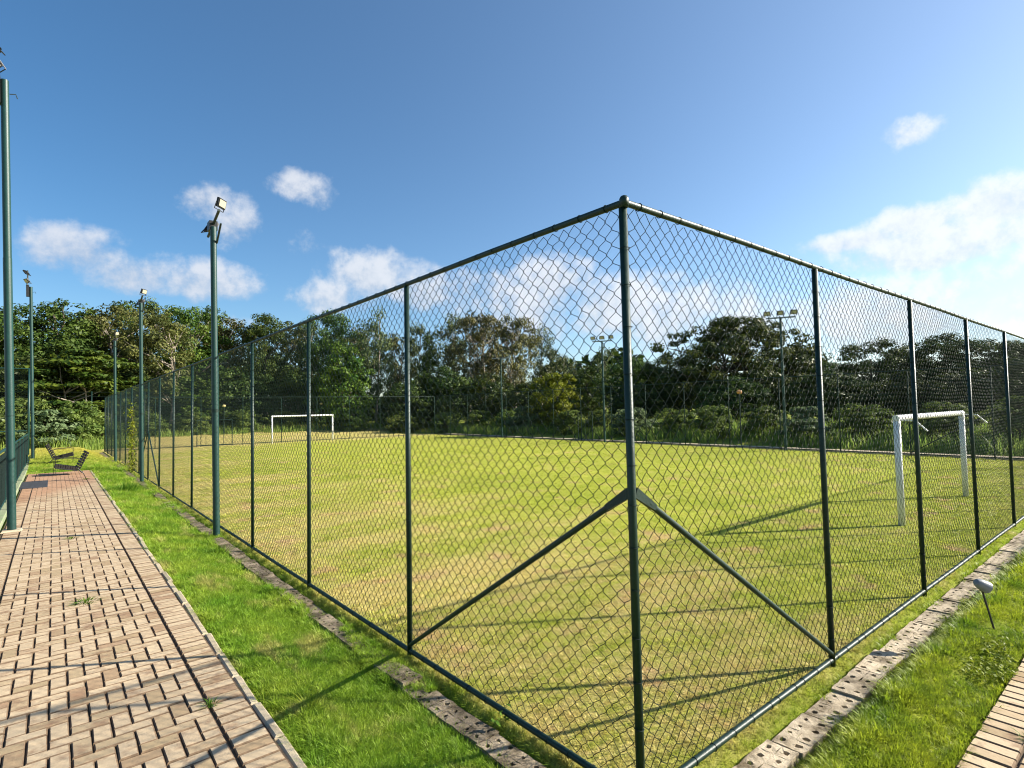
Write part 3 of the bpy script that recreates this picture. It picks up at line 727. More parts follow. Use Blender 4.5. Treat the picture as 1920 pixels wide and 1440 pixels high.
def spike():
    e = empty('spike_lamp', (3.58, -.735, .10), 0); tag(e, 'grey cone-headed garden spike lamp leaning on the right grass slope', 'lamp')
    top = Vector((-.075, .075, .365))
    MB().tube([(0, 0, -.08), top], .0075, 8).build('stem', M['black_metal'], e, True)
    ax = Vector((.62, -.42, -.40)).normalized(); c = top + Vector((0, 0, .025))
    MB().tube([c-ax*.055, c-ax*.050, c-ax*.034, c-ax*.01, c+ax*.030, c+ax*.052, c+ax*.051, c+ax*.02], [.007, .024, .034, .041, .047, .050, .047, .02], 18, caps=True).build('lamp_head', M['grey_lamp'], e, True)
    MB().tube([top-Vector((0, 0, .02)), c], .012, 8).build('knuckle', M['black_metal'], e, True)
spike()

# ------------------------------------------------------------------ vegetation
def leaf_mesh(name, P, Nn, size, mat, val, asp=.5, extra=None, fold=.0):
    """one rhombic leaf per row of P with normal Nn"""
    n = len(P); r_ = np.random.default_rng(len(name)+n)
    rv = r_.normal(size=(n, 3)); t = np.cross(Nn, rv); t /= np.linalg.norm(t, axis=1)[:, None]+1e-9
    b = np.cross(Nn, t); s = np.asarray(size).reshape(-1, 1)
    V = np.stack([P - t*s, P + b*s*asp + Nn*s*fold, P + t*s, P - b*s*asp + Nn*s*fold], 1).reshape(-1, 3)
    me = bpy.data.meshes.new(name)
    me.vertices.add(4*n); me.vertices.foreach_set('co', V.ravel())
    me.loops.add(4*n); me.loops.foreach_set('vertex_index', np.arange(4*n, dtype=np.int32))
    me.polygons.add(n); me.polygons.foreach_set('loop_start', np.arange(n, dtype=np.int32)*4)
    me.materials.append(mat); me.update(calc_edges=True)
    a = me.attributes.new('leafv', 'FLOAT', 'FACE'); a.data.foreach_set('value', np.clip(val, 0, 1).astype(np.float32))
    return me
def unit(v): return v/(np.linalg.norm(v, axis=-1, keepdims=True)+1e-9)
def crown(name, seed, prof, t0, ncl, per, crad, flat, leaf, mat, outward=.6, spread=1.0, up=.5):
    """unit-height tree: prof(t) gives the crown radius at height t"""
    r_ = np.random.default_rng(seed); P, Nn, vv, sz, cents = [], [], [], [], []
    lob = r_.uniform(0, 2*math.pi, 4); amp = r_.uniform(.05, .16, 4)
    for c in range(ncl):
        while True:
            t = r_.uniform(t0, 1.0)
            if r_.uniform() < (prof(t)+.02)/.6: break
        a = r_.uniform(0, 2*math.pi)
        rad = prof(t)*(r_.uniform()**outward)*spread*(1+sum(amp[k]*math.sin((k+1)*a+lob[k]+t*4) for k in range(4)))
        cc = np.array([rad*math.cos(a), rad*math.sin(a), t - crad*flat*.6]); cents.append(cc)
        k = int(per*r_.uniform(.6, 1.4)); cr = crad*r_.uniform(.65, 1.3)
        d = unit(r_.normal(size=(k, 3))); q = r_.uniform(.25, 1, (k, 1))**.5
        off = d*q*cr*np.array([1, 1, flat]); P.append(cc+off)
        o2 = unit(np.array([cc[0], cc[1], .25*(cc[2]-t0)+.02]))
        Nn.append(unit(d*.7 + np.array([0, 0, up]) + o2*.35 + r_.normal(size=(k, 3))*.55))
        cv_ = r_.uniform(.1, .8); vv.append(np.clip(cv_ + r_.normal(0, .22, k), 0, 1)); sz.append(leaf*r_.uniform(.6, 1.35, k))
    return leaf_mesh(name, np.concatenate(P), np.concatenate(Nn), np.concatenate(sz), mat, np.concatenate(vv), .55, fold=.12), cents
def trunk(name, seed, cents, h, r0, nlimb, mat, stems=1, lean=.05):
    r_ = random.Random(seed); b = MB()
    for s in range(stems):
        bx, by = (0, 0) if stems == 1 else (r_.uniform(-.12, .12), r_.uniform(-.12, .12))
        lx, ly = r_.uniform(-lean, lean), r_.uniform(-lean, lean)
        hh = h*r_.uniform(.85, 1.05) if stems > 1 else h
        pts = [Vector((bx+lx*t+.012*math.sin(5*t+s), by+ly*t+.012*math.cos(6*t+s), -.03+t*(hh+.03))) for t in [i/6 for i in range(7)]]
        rr = [r0*(1.25-1.0*i/6) if i else r0*1.5 for i in range(7)]
        b.tube(pts, rr, 7)
        cs = r_.sample(cents, min(nlimb, len(cents)))
        for c in cs:
            c = Vector(c); t = min(.92, max(.30, (c.z-.18)/max(hh, .1))); i = int(t*6); st = pts[i].lerp(pts[min(6, i+1)], t*6-i)
            mid = st.lerp(c, .5) + Vector((r_.uniform(-.02, .02), r_.uniform(-.02, .02), -.01))
            b.tube([st, mid, c], [r0*.42, r0*.26, r0*.08], 5)
    return b.mesh(name, mat, True)
ell = lambda t0, R_, p=2.0, peak=.55: (lambda t: R_*max(0.0, 1-abs((t-(t0+(1-t0)*peak))/((1-t0)*(peak if t < t0+(1-t0)*peak else 1-peak)))**p)**.5)
TY = {}
def proto(key, n, fn):
    TY[key] = [fn(i) for i in range(n)]
def mk(key, prof, t0, ncl, per, crad, flat, leaf, mat, th, tr, nl, bark='bark', stems=1, outward=.45, up=.5):
    def f(i):
        c, ce_ = crown(key+'_crown', 31*i+len(key)*7, prof, t0, ncl, per, crad, flat, leaf, M[mat], outward, up=up)
        return c, trunk(key+'_trunk', i+3, ce_, th, tr, nl, M[bark], stems)
    return f
proto('dense', 3, mk('dense', ell(.10, .36), .10, 210, 95, .072, .60, .0115, 'leaf_dense', .75, .020, 10))
proto('open', 3, mk('open', ell(.30, .32), .30, 110, 75, .070, .6, .0125, 'leaf_open', .85, .014, 16, 'pale_bark', 2))
proto('layer', 2, mk('layer', ell(.20, .38, 2.4, .62), .20, 130, 130, .100, .36, .0120, 'leaf_layer', .80, .018, 18, 'pale_bark', 2, .5, .9))
proto('slim', 3, mk('slim', ell(.28, .24, 2, .6), .28, 70, 70, .070, .75, .0120, 'leaf_slim', .93, .012, 14, 'pale_bark', 1, .5, .3))
proto('cone', 1, mk('cone', lambda t: .24*(1-t)**.75+.01, .06, 130, 60, .06, .7, .0130, 'leaf_dense', .9, .015, 6))
proto('tall', 2, mk('tall', ell(.26, .33, 2.6, .6), .26, 140, 75, .070, .65, .0125, 'leaf_tall', .85, .012, 16, 'pale_bark', 5, .45, .3))
proto('yellow', 1, mk('yellow', ell(.05, .40, 2, .6), .05, 130, 110, .085, .6, .0180, 'leaf_yellow', .7, .02, 8))
proto('dome', 1, mk('dome', lambda t: .62*max(0, 1-((t-.36)/.64)**2)**.5 if t > .36 else .62*max(0, (t-.12)/.24)**.5, .14, 420, 110, .070, .60, .0125, 'leaf_dome', .7, .022, 26, 'bark', 3, .42, .5))
proto('under', 3, mk('under', ell(.02, .48, 2, .5), .02, 140, 95, .10, .6, .0190, 'leaf_under', .55, .02, 6))
proto('layer2', 1, mk('layer2', ell(.05, .48, 2.4, .55), .05, 130, 110, .13, .22, .0240, 'leaf_layer', .6, .02, 8, 'pale_bark', 2, .5, 1.0))
proto('under2', 1, mk('under2', ell(.02, .38, 2, .5), .02, 150, 75, .09, .6, .0200, 'leaf_layer', .6, .02, 6))
proto('bush', 3, mk('bush', ell(-.05, .50, 2, .45), .0, 75, 100, .14, .6, .031, 'leaf_bush', .5, .02, 5, 'bark', 3))
proto('pale', 2, mk('pale', ell(-.05, .55, 2, .45), .0, 75, 85, .16, .5, .042, 'leaf_pale', .5, .02, 5, 'bark', 3))
cnt = {}
def tree(key, x, y, h, w, label, group=None, cat='tree', name=None):
    k = cnt.get(key, 0); cnt[key] = k+1
    c, t = TY[key][k % len(TY[key])]
    nat = {'dense': .74, 'open': .68, 'layer': .80, 'slim': .52, 'cone': .5, 'tall': .70, 'yellow': .84, 'dome': 1.28, 'under': 1.0, 'layer2': 1.0, 'under2': .8, 'bush': 1.05, 'pale': 1.15}[key]
    e = empty(name or {'cone': 'conifer_tree', 'slim': 'slender_tree', 'under': 'understory_tree', 'under2': 'understory_tree', 'layer2': 'understory_tree', 'bush': 'bush', 'pale': 'bush', 'dome': 'domed_tree'}.get(key, 'tree'), (x, y, gz(x, y)-.03), random.uniform(0, 6.28))
    sxy = w/nat
    e.scale = (sxy, sxy, h); tag(e, label, cat, group)
    link('crown', c, e); link('trunk' if cat == 'tree' else 'stems', t, e)
    return e
W = 'trees of the wood beyond the field'
BACK = 'dark green tree in the back row of the wood'
TREES = [
 (-6.9, 54.0, 9.9, 7.5, 'dense', 'broad dark tree cut by the left edge behind the thick lamp post'), (-4.7, 58.2, 10.6, 6.5, 'dense', 'dark tree between the thick lamp post and the thinner court lamp post'),
 (-2.2, 55.2, 11.1, 8.6, 'dense', 'broad dark tree with rounded top behind the two lamp posts on the path side'),
 (0.3, 64.2, 11.0, 6.5, 'dense', 'lower dark tree in the skyline dip right of the court lamp posts'), (1.7, 56.1, 11.5, 6.4, 'open', 'open olive tree with pale forked limbs left of the middle lamp post'),
 (4.2, 61.9, 13.1, 7.1, 'dense', 'high dark tree behind the head of the middle lamp post'), (4.5, 51.8, 10.5, 5.8, 'open', 'thin olive-brown tree just right of the middle lamp post'),
 (7.4, 57.4, 12.1, 6.4, 'layer', 'tall green tree with flat layered top left of the nearest footpath lamp post'), (10.0, 63.1, 13.0, 6.5, 'dense', 'high dark tree behind the nearest footpath lamp post'),
 (11.4, 58.7, 11.1, 6.4, 'open', 'olive tree rising just right of the nearest footpath lamp post'), (13.9, 56.0, 11.5, 6.2, 'dense', 'dark rounded tree above the far goal, left side'),
 (17.9, 61.1, 11.9, 5.7, 'open', 'thin olive tree above the left post of the far goal'), (19.4, 58.5, 12.2, 4.6, 'slim', 'slender grey-green tree above the right post of the far goal'), (19.9, 54.0, 12.2, 6.0, 'dense', 'tall dark tree with heavy crown right of the far goal'),
 (24.4, 58.6, 11.3, 5.6, 'open', 'thin olive tree in the gap right of the far goal'), (23.0, 50.4, 12.1, 4.3, 'slim', 'tall slender tree with tufted top and bare trunk left of the second fence post'),
 (27.5, 54.9, 10.0, 5.0, 'open', 'thin olive tree directly behind the first fence post left of the corner'), (29.9, 53.6, 11.3, 4.0, 'slim', 'slender pale tree just right of the second fence post'),
 (26.6, 46.2, 9.4, 3.4, 'cone', 'dark narrow cone-shaped tree in front of paler trees'), (33.0, 51.6, 12.6, 5.0, 'slim', 'high rounded grey-green tree at the top of the middle skyline'),
 (31.7, 45.2, 11.6, 6.6, 'tall', 'large russet tree on many thin trunks, left of its pair'), (36.0, 44.5, 11.4, 5.6, 'tall', 'russet tree on thin trunks, right of its pair'),
 (42.4, 46.8, 11.2, 4.8, 'slim', 'slender airy tree at the right end of the tall wood'), (45.6, 46.5, 7.8, 3.4, 'slim', 'short airy tree beyond the tall wood against the sky'),
 (25.5, 27.0, 4.1, 4.0, 'yellow', 'low bright yellow-green tree left of the corner post'),
 (43.3, 40.3, 5.8, 5.6, 'dense', 'low dark round tree left of the corner post, behind the narrow gate'), (47.5, 41.6, 8.5, 2.8, 'slim', 'thin wispy tree beside the far lamp post by the narrow gate'),
 (35.5, 27.9, 5.4, 6.0, 'dense', 'dark hedge-like tree directly behind the corner post'), (37.3, 25.4, 5.4, 6.2, 'dense', 'dark hedge-like tree between corner post and domed tree'),
 (38.2, 20.2, 8.0, 12.2, 'dome', 'great domed tree with spreading top right of the corner post'),
 (43.5, 18.3, 5.9, 6.0, 'dense', 'dark tree at the right foot of the domed tree'), (40.8, 14.5, 4.2, 4.6, 'dense', 'low dark tree right of the domed tree'), (39.8, 11.4, 5.5, 5.0, 'dense', 'dark tree with ragged top left of the near goal'),
 (44.1, 10.9, 5.2, 4.5, 'dense', 'dark tree above the left post of the near goal'), (42.6, 8.3, 5.6, 5.6, 'dense', 'broad dark tree above the crossbar of the near goal'), (41.1, 6.0, 5.0, 4.6, 'dense', 'dark tree right of the near goal'),
 (43.3, 4.8, 4.9, 4.6, 'layer', 'flat-topped tree at the right edge above the fence'), (43.5, 3.0, 5.1, 5.0, 'dense', 'dark tree cut by the right edge behind the fence'),
 (-3.9, 48.2, 5.9, 6.4, 'under', 'dark low tree at the left edge behind pale shrubs'), (-.7, 47.6, 6.4, 7.0, 'layer2', 'spreading layered tree with pale leaf tips at the end of the path'),
 (2.9, 53.0, 5.9, 6.4, 'under', 'dark low tree behind the end of the footpath fence'), (6.1, 53.0, 5.5, 6.0, 'under2', 'leafy green low tree right of the middle lamp post'), (9.9, 53.0, 6.0, 6.4, 'under', 'dark low tree right of the nearest footpath lamp post'),
 (14.9, 53.4, 6.2, 6.4, 'under', 'dark low tree behind the far goal'), (18.6, 48.2, 8.0, 6.0, 'under2', 'bright green bushy tree right of the far goal'), (22.7, 43.9, 4.6, 5.4, 'under', 'dark low tree at the foot of the second fence post'),
 (26.7, 43.8, 5.7, 6.0, 'under', 'dark low tree below the cone-shaped tree'), (28.0, 38.0, 4.4, 6.0, 'under', 'dark low tree below the russet trees'), (29.0, 33.0, 3.6, 5.0, 'under', 'low dark tree behind the bright yellow-green tree'),
 (31, 24, 3.0, 5.0, 'under', 'low dark thicket tree before the corner-post hedge'), (32, 17, 3.1, 5.2, 'under', 'low dark thicket tree under the domed tree'), (34, 12, 3.2, 5.2, 'under', 'low dark thicket tree behind the orange lamp'), (33, 7.5, 3.0, 5.0, 'under', 'low dark thicket tree seen through the near goal'), (34, 3.5, 3.2, 5.4, 'under', 'low dark thicket tree right of the near goal posts'),
]
for x, y, h, w, k, lab in TREES:
    if k in ('dense',) and lab is None: tree(k, x, y, h, w, BACK, W)
    else: tree(k, x, y, h, w, lab or 'thin olive tree in the back row of the wood', W)
BUSH = [
 (-3.9, 41.2, 3.0, 3.8, 'bush', 'tall feathery grey-green bush left of the far court lamp post'), (-2.3, 40.4, 2.2, 2.8, 'pale', 'pale large-leaved bush at the end of the path'),
 (-1.0, 41.2, 2.7, 2.8, 'bush', 'rounded olive bush under the yellow lamp head'), (.2, 42.2, 1.6, 2.2, 'bush', 'low bush beside the far end of the footpath fence'), (-5.3, 40.2, 2.3, 2.6, 'pale', 'pale bush at the left edge seen past the thick lamp post'),
 (3.2, 48.9, 2.0, 2.8, 'bush', 'low bush far behind the middle lamp post of the footpath fence'), (6.5, 49.7, 1.9, 2.8, 'bush', 'low bush behind the left post of the end-fence gate'), (10.5, 49.8, 2.0, 3.0, 'bush', 'low bush between the end-fence gate and the far goal'), (13.8, 49.9, 1.8, 2.8, 'bush', 'low bush framed by the small far goal'), (18.5, 45.6, 1.9, 2.8, 'bush', 'low bush just right of the small far goal'), (20.8, 40.9, 1.6, 2.6, 'bush', 'low bush hidden behind the first fence post left of the corner'),
 (23.6, 38.4, 1.7, 2.6, 'bush', 'low bush at the far corner of the field below the cone-shaped tree'), (24.6, 35.0, 1.6, 2.6, 'bush', 'low bush below the left russet tree'), (25.0, 31.6, 1.7, 2.4, 'bush', 'low bush beside the smallest far lamp post'), (24.6, 29.2, 1.9, 2.4, 'pale', 'pale leafy bush in front of the yellow-green tree'), (24.4, 24.6, 1.6, 2.2, 'bush', 'low bush left of the narrow gate in the kerb fence'), (24.8, 22.2, 1.5, 2.2, 'bush', 'low bush behind the narrow gate in the kerb fence'),
 (24.6, 19.4, 1.7, 2.4, 'pale', 'pale leafy bush right of the narrow gate'), (24.9, 16.6, 1.5, 2.2, 'bush', 'low bush a little right of the corner post, far side'), (24.6, 14.2, 1.7, 2.2, 'bush', 'low bush left of the orange lamp, under the domed tree'), (25.0, 11.6, 1.5, 2.2, 'bush', 'low bush between orange lamp and largest far lamp post'), (24.4, 9.4, 1.6, 2.4, 'pale', 'pale leafy bush left of the near goal'),
 (25.0, 7.2, 1.6, 2.2, 'bush', 'olive rounded bush just left of the near goal post'), (25.6, 4.6, 1.5, 2.2, 'bush', 'low bush seen through the mouth of the near goal'), (25.6, 2.2, 1.6, 2.4, 'bush', 'low bush at the right edge of the picture behind the near goal')]
for x, y, h, w, k, lab in BUSH:
    tree(k, x, y, h, w, lab or 'low olive-green bush in the shrub row behind the far fences', 'bushes in the shrub row beyond the field', 'bush')

# far-off wood that closes the view, tall grass, scattered meadow growth
def wood_mass():
    r_ = np.random.default_rng(4); n = 22000
    a = r_.uniform(R(-25), R(112), n); d = r_.uniform(70, 88, n)
    z = r_.uniform(0, 1, n)**.8*(6.5+1.6*np.sin(a*9)+1.2*np.sin(a*23+1)+.8*np.sin(a*51))
    z *= np.where(a > R(60), .62, 1.0)
    P = np.stack([CAM.x+d*np.sin(a), CAM.y+d*np.cos(a), z+.1], 1)
    Nn = unit(r_.normal(size=(n, 3)) + np.array([0, 0, .5]))
    me = leaf_mesh('far_woodland', P, Nn, r_.uniform(.35, .8, n), M['leaf_under'], r_.uniform(0, .7, n), .6, fold=.1)
    tag(link('far_woodland', me), 'dark far woodland mass filling gaps under the trees', 'woodland', kind='stuff')
wood_mass()
def blades_mesh(name, roots, h, w, mat, val, lean=.35, seed=1, segs=3):
    """curved tapering blades, one strip each"""
    r_ = np.random.default_rng(seed); n = len(roots)
    a = r_.uniform(0, 2*math.pi, n); d = np.stack([np.cos(a), np.sin(a), np.zeros(n)], 1); s = np.stack([-np.sin(a), np.cos(a), np.zeros(n)], 1)
    ln = r_.uniform(.15, 1, n)*lean; h = np.asarray(h); w = np.asarray(w)
    V = np.zeros((n, 2*segs+1, 3))
    for i in range(segs+1):
        t = i/segs; c = roots + d*(ln*h*t*t)[:, None] + np.array([0, 0, 1])*(h*(t - .35*ln*t*t))[:, None]
        ww = (w*(1-t)**.7*.5)[:, None]
        if i < segs: V[:, 2*i] = c - s*ww; V[:, 2*i+1] = c + s*ww
        else: V[:, 2*segs] = c
    nv = 2*segs+1; fs, ls = [], []
    base = (np.arange(n)*nv)[:, None]
    loops, starts, pos = [], [], 0
    quad = np.array([[2*i, 2*i+1, 2*i+3, 2*i+2] for i in range(segs-1)]); tri = np.array([2*segs-2, 2*segs-1, 2*segs])
    per = np.concatenate([quad.ravel(), tri]); L = (base + per[None, :]).ravel()
    st = np.concatenate([np.arange(segs-1)*4, [4*(segs-1)]]); ST = ((np.arange(n)*len(per))[:, None] + st[None, :]).ravel()
    me = bpy.data.meshes.new(name)
    me.vertices.add(n*nv); me.vertices.foreach_set('co', V.ravel())
    me.loops.add(len(L)); me.loops.foreach_set('vertex_index', L.astype(np.int32))
    me.polygons.add(len(ST)); me.polygons.foreach_set('loop_start', ST.astype(np.int32))
    me.materials.append(mat); me.update(calc_edges=True)
    va = me.attributes.new('leafv', 'FLOAT', 'FACE'); va.data.foreach_set('value', np.repeat(np.clip(val, 0, 1), segs).astype(np.float32))
    return me
def tall_grass():
    r_ = np.random.default_rng(12); pts = []
    while len(pts) < 17000:
        u = r_.uniform()
        if u < .62: x, y = r_.uniform(22.7, 27.0), r_.uniform(-1, 37)
        elif u < .85: x, y = r_.uniform(1, 24), r_.uniform(47.5, 51.5)
        else: x, y = r_.uniform(-7, 2.0), r_.uniform(38.5, 43)
        if mnoise.noise(Vector((x*.5, y*.5, 9))) > -.15: pts.append((x, y, gz(x, y)-.02))
    P = np.array(pts); n = len(P)
    me = blades_mesh('tall_grass', P, r_.uniform(.25, .95, n), r_.uniform(.025, .06, n), M['leaf_reed'], r_.uniform(0, 1, n), .7, 3)
    tag(link('tall_grass', me), 'tall rough grass growing in front of the shrubs', 'grass', kind='stuff')
tall_grass()

# climbing vine on the fence, weeds
def vine():
    r_ = np.random.default_rng(5); e = empty('climbing_vine', (-.03, 22.2, 0)); tag(e, 'thin climbing vine with yellowish leaves on the far part of the footpath fence', 'vine')
    P = []; b = MB()
    for s in range(4):
        z = 0; y = r_.uniform(-.3, .3); pts = []
        hh = r_.uniform(1.2, 2.6)
        while z < hh: pts.append((r_.normal(0, .012), y, z)); z += .12; y += r_.normal(0, .05)
        b.tube(pts, .006, 5)
        for p in pts: P += [np.array(p)+r_.normal(0, .07, 3) for _ in range(10)]
    P = np.array(P); n = len(P)
    b.build('stems', M['bark'], e); link('leaves', leaf_mesh('vine_leaves', P, unit(r_.normal(size=(n, 3))+np.array([-1, 0, .3])), r_.uniform(.03, .06, n), M['broad'], r_.uniform(0, 1, n), .7), e)
vine()
def tuft(name, label, x, y, n, h, w, rad, mat, seed, lean=1.0, zoff=0.0, cat='weed', group=None):
    r_ = np.random.default_rng(seed); a = r_.uniform(0, 6.28, n); q = rad*r_.uniform(0, 1, n)**.7
    P = np.stack([q*np.cos(a), q*np.sin(a), np.zeros(n)-.004], 1)
    me = blades_mesh(name, P, h*r_.uniform(.5, 1.1, n), w*r_.uniform(.7, 1.2, n), mat, r_.uniform(0, 1, n), lean, seed)
    tag(link(name, me, loc=(x, y, zoff if zoff else gz(x, y))), label, cat, group)
tuft('weed', 'green weed spreading flat on the pavers in the middle of the path', -1.96, 5.34, 60, .06, .012, .10, M['weed'], 1, 2.2, PZ)
tuft('weed', 'small green weed in the joint beside the border pavers, near the path edge', -1.43, 2.29, 45, .055, .007, .04, M['weed'], 2, 1.6, PZ)
tuft('weed', 'tiny weed between pavers halfway along the path', -1.99, 9.18, 40, .05, .012, .08, M['weed'], 3, 2.0, PZ)
tuft('weed', 'small weed in the paver joint at the right corner of the picture', 1.90, -1.14, 40, .05, .006, .04, M['weed'], 4, 1.6, PZ)
tuft('weed', 'little weed on the red end of the path near the border', -1.45, 19.2, 40, .07, .014, .09, M['weed'], 5, 1.8, PZ)
tuft('grass_clump', 'bright long-bladed grass clump on the slope next to the near path kerb', -.95, 1.85, 42, .17, .010, .05, M['broad'], 6, 1.3, cat='grass clump')
tuft('grass_clump', 'spiky grass clump on the slope, second from the near end', -.70, 4.15, 40, .13, .010, .10, M['lush'], 7, 1.3, cat='grass clump')
tuft('grass_clump', 'tall dark grass clump on the slope near the middle lamp post', -.78, 15.6, 420, .30, .016, .42, M['lush'], 8, .9, cat='grass clump')
tuft('grass_clump', 'weedy clump at the drain before the nearest footpath lamp post', -.40, 7.2, 160, .14, .012, .22, M['lush'], 9, 1.0, cat='grass clump')
def leafy(name, label, x, y, n, rad, size, hgt, mat, seed):
    r_ = np.random.default_rng(seed); a = r_.uniform(0, 6.28, n); q = rad*r_.uniform(0, 1, n)**.6
    P = np.stack([q*np.cos(a)*1.5, q*np.sin(a)*.75, hgt*r_.uniform(.2, 1, n)], 1)
    me = leaf_mesh(name, P, unit(r_.normal(size=(n, 3))*.5+np.array([0, 0, 1])), size*r_.uniform(.6, 1.2, n), mat, r_.uniform(0, 1, n), .75, fold=.2)
    b = MB()
    for p in P[::7]: b.tube([(p[0]*.8, p[1]*.8, -.01), tuple(p)], .0012, 3, False)
    o = empty(name, (x, y, gz(x, y))); tag(o, label, 'plant'); link('leaves', me, o); tag(b.build('stems', M['weed'], o), kind='stuff')
leafy('leafy_weed', 'small leafy weed with round leaves under the bottom rail near the corner', -.05, 1.02, 16, .06, .022, .12, M['weed'], 11)
leafy('ground_cover_plant', 'patch of broad yellow-green leaves beside the right brick path', 2.77, -.80, 700, .22, .0125, .055, M['broad'], 12)
leafy('ground_cover_plant', 'smaller patch of broad leaves farther along the right brick path', 3.15, -.78, 260, .15, .0125, .05, M['broad'], 13)

# ------------------------------------------------------------------ lawns: scattered tufts (stuff)
def tuft_proto(name, seed, n, h, rad, w, lean):
    r_ = np.random.default_rng(seed); a = r_.uniform(0, 6.28, n); q = rad*r_.uniform(0, 1, n)**.5
    P = np.stack([q*np.cos(a), q*np.sin(a), np.zeros(n)-.004], 1)
    me = blades_mesh(name, P, h*r_.uniform(.45, 1.15, n), w*r_.uniform(.7, 1.3, n), M['blade'], r_.uniform(0, 1, n), lean, seed, 2)
    return bpy.data.objects.new(name, me)
def scatter(name, label, pts, scl, protos):
    pc = bpy.data.collections.new(name+'_tufts')
    for p in protos: pc.objects.link(p)
    n = len(pts); me = bpy.data.meshes.new(name)
    me.vertices.add(n); me.vertices.foreach_set('co', np.asarray(pts, np.float32).ravel())
    a = me.attributes.new('scl', 'FLOAT', 'POINT'); a.data.foreach_set('value', np.asarray(scl, np.float32))
    r_ = np.random.default_rng(n); rot = np.stack([r_.normal(0, .12, n), r_.normal(0, .12, n), r_.uniform(0, 6.28, n)], 1)
    a = me.attributes.new('rot', 'FLOAT_VECTOR', 'POINT'); a.data.foreach_set('vector', rot.astype(np.float32).ravel())
    a = me.attributes.new('var', 'INT', 'POINT'); a.data.foreach_set('value', r_.integers(0, len(protos), n).astype(np.int32))
    o = link(name, me); tag(o, label, 'grass', kind='stuff')
    g = bpy.data.node_groups.new(name+'_scatter', 'GeometryNodeTree')
    g.interface.new_socket('Geometry', in_out='INPUT', socket_type='NodeSocketGeometry'); g.interface.new_socket('Geometry', in_out='OUTPUT', socket_type='NodeSocketGeometry')
    gi, go2 = g.nodes.new('NodeGroupInput'), g.nodes.new('NodeGroupOutput')
    ip = g.nodes.new('GeometryNodeInstanceOnPoints'); ci = g.nodes.new('GeometryNodeCollectionInfo')
    ci.inputs['Collection'].default_value = pc; ci.inputs['Separate Children'].default_value = True; ci.inputs['Reset Children'].default_value = True
    def na(nm, dt):
        x = g.nodes.new('GeometryNodeInputNamedAttribute'); x.data_type = dt; x.inputs[0].default_value = nm; return x.outputs[0]
    g.links.new(gi.outputs[0], ip.inputs['Points']); g.links.new(ci.outputs[0], ip.inputs['Instance'])
    ip.inputs['Pick Instance'].default_value = True
    g.links.new(na('var', 'INT'), ip.inputs['Instance Index'])
    g.links.new(na('rot', 'FLOAT_VECTOR'), ip.inputs['Rotation']); g.links.new(na('scl', 'FLOAT'), ip.inputs['Scale'])
    g.links.new(ip.outputs[0], go2.inputs[0])
    md = o.modifiers.new('scatter', 'NODES'); md.node_group = g
    return o
def sample(nmax, region, dens0, d0, zf=None, keep=None, rs=None):
    """random points in region (x0,x1,y0,y1) thinned with distance from the near corner viewpoint"""
    x0, x1, y0, y1 = region; area = (x1-x0)*(y1-y0); n = int(min(nmax, area*dens0))
    x = rs.uniform(x0, x1, n); y = rs.uniform(y0, y1, n)
    d = np.hypot(x-CAM.x, y-CAM.y)
    ok = rs.uniform(size=n) < np.minimum(1, (d0/d)**2)
    az_ = np.degrees(np.arctan2(x-CAM.x, y-CAM.y)); ok &= (az_ > -12) & (az_ < 95)
    if keep is not None: ok &= keep(x, y)
    x, y, d = x[ok], y[ok], d[ok]
    z = np.array([zf(a, b) for a, b in zip(x, y)]) if zf else np.zeros(len(x))
    return np.stack([x, y, z], 1), np.maximum(1, (d/d0)**.55)*rs.uniform(.75, 1.25, len(x))
rs = np.random.default_rng(99)
short = [tuft_proto('lawn_tuft', 50+i, 30, .020, .052, .0046, 2.0) for i in range(4)]
p, s = sample(900000, (0.02, 22, .02, 22), 620, 4.0, None, None, rs)
p2, s2 = sample(400000, (0.02, 21, 20, 36.4), 200, 6.5, None, None, rs)
scatter('field_grass', 'short yellow-green grass of the playing field with dry tan patches', np.concatenate([p, p2]), np.concatenate([s, s2*.9]), short)
lush = [tuft_proto('slope_tuft', 70+i, 30, .060, .042, .0046, 1.2) for i in range(4)]
p, s = sample(900000, (-1.145, -.325, .3, 24), 1100, 5.5, gz, None, rs)
pe, se = sample(90000, (-.36, -.28, .3, 30), 900, 5.0, gz, lambda x, y: np.array([mnoise.noise(Vector((3, b*1.1, 0))) > -.25 for b in y]), rs)
pm_, sm_ = sample(90000, (-.105, .02, .2, 30), 900, 5.5, gz, None, rs)
pg, sg = sample(90000, (-2.9, -.3, PATH_END+.05, 36), 420, 12, gz, None, rs)
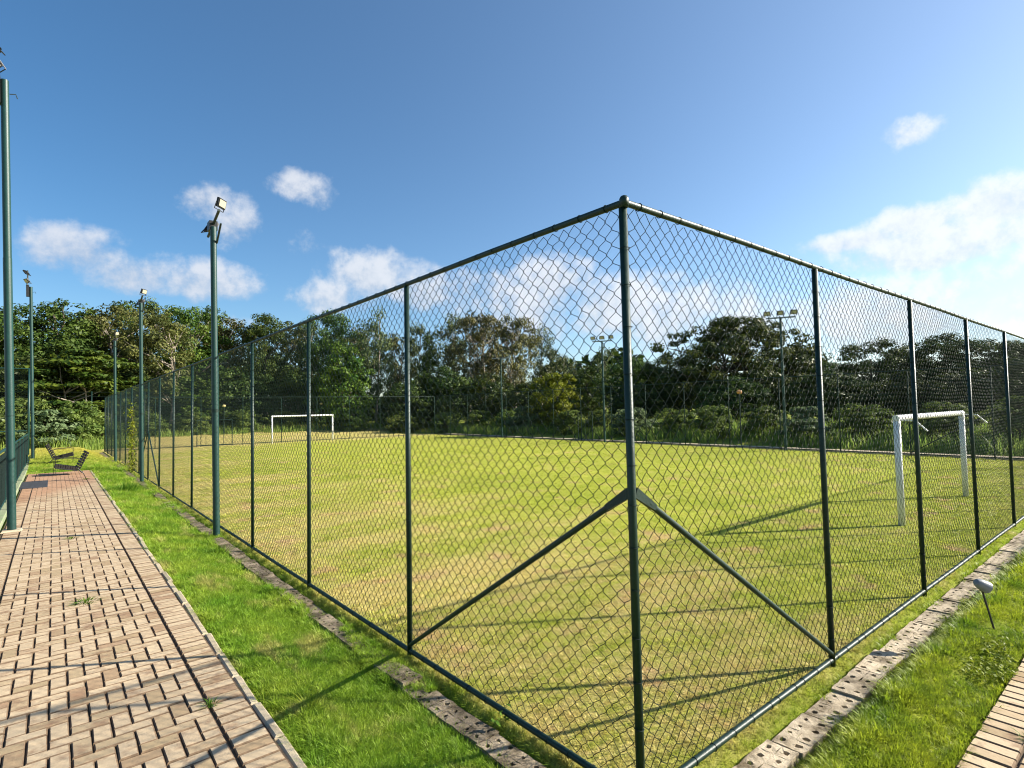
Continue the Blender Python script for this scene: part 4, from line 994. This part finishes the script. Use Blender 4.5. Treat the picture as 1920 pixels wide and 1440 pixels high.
po, so = sample(90000, (-.335, -.09, .3, 30), 1000, 5.0, lambda a, b: .004, lambda x, y: np.array([mnoise.noise(Vector((b*.55, a*3.0, 4))) > .10 for a, b in zip(x, y)]), rs)
scatter('slope_grass', 'lush bright green grass on the slope between brick path and drain', np.concatenate([p, pe, pm_, pg, po]), np.concatenate([s*1.0, se*1.0, sm_*.85, sg*.8, so*.7]), lush)
lush2 = [tuft_proto('bank_tuft', 90+i, 26, .042, .040, .0046, 1.3) for i in range(4)]
p, s = sample(900000, (.2, 13, -.935, -.325), 1300, 4.5, gz, None, rs)
pe, se = sample(90000, (.2, 13, -.115, .02), 1000, 5, gz, None, rs)
pw, sw = sample(90000, (.2, 13, -.345, -.285), 900, 4.5, lambda a, b: -.005, lambda x, y: np.array([mnoise.noise(Vector((a*1.3, b*6, 7))) > -.08 for a, b in zip(x, y)]), rs)
pv, sv = sample(90000, (.2, 13, -.15, -.105), 700, 4.5, lambda a, b: -.005, lambda x, y: np.array([mnoise.noise(Vector((a*1.7, b*6, 2))) > .05 for a, b in zip(x, y)]), rs)
pe, se = np.concatenate([pe, pw, pv]), np.concatenate([se, sw, sv])
pk_, sk_ = sample(90000, (.2, 13, -.62, -.50), 420, 4.5, gz, lambda x, y: np.array([mnoise.noise(Vector((a*1.1, b*3, 11))) > -.12 for a, b in zip(x, y)]), rs)
pe, se = np.concatenate([pe, pk_]), np.concatenate([se, sk_*2.0])
scatter('bank_grass', 'green grass on the bank between the drain and the right brick path', np.concatenate([p, pe]), np.concatenate([s, se*.75]), lush2)
# small sprouts in the slab holes
hp = []
for i in range(46):
    for j in range(8):
        if random.random() < .55: hp.append((.35+.445*i+(j % 4-1.5)*.1095, -.222+(j//4-.5)*.1025, -.03))
for i in range(80):
    for j in range(8):
        if random.random() < .6: hp.append((-.212+(j//4-.5)*.0975, .3+.445*i+(j % 4-1.5)*.1095, -.03))
sprout = [tuft_proto('sprout', 120+i, 14, .060, .012, .0045, 1.3) for i in range(3)]
scatter('drain_sprouts', 'small grass sprouts growing out of the drain slab holes', np.array(hp), rs.uniform(.6, 1.2, len(hp)), sprout)
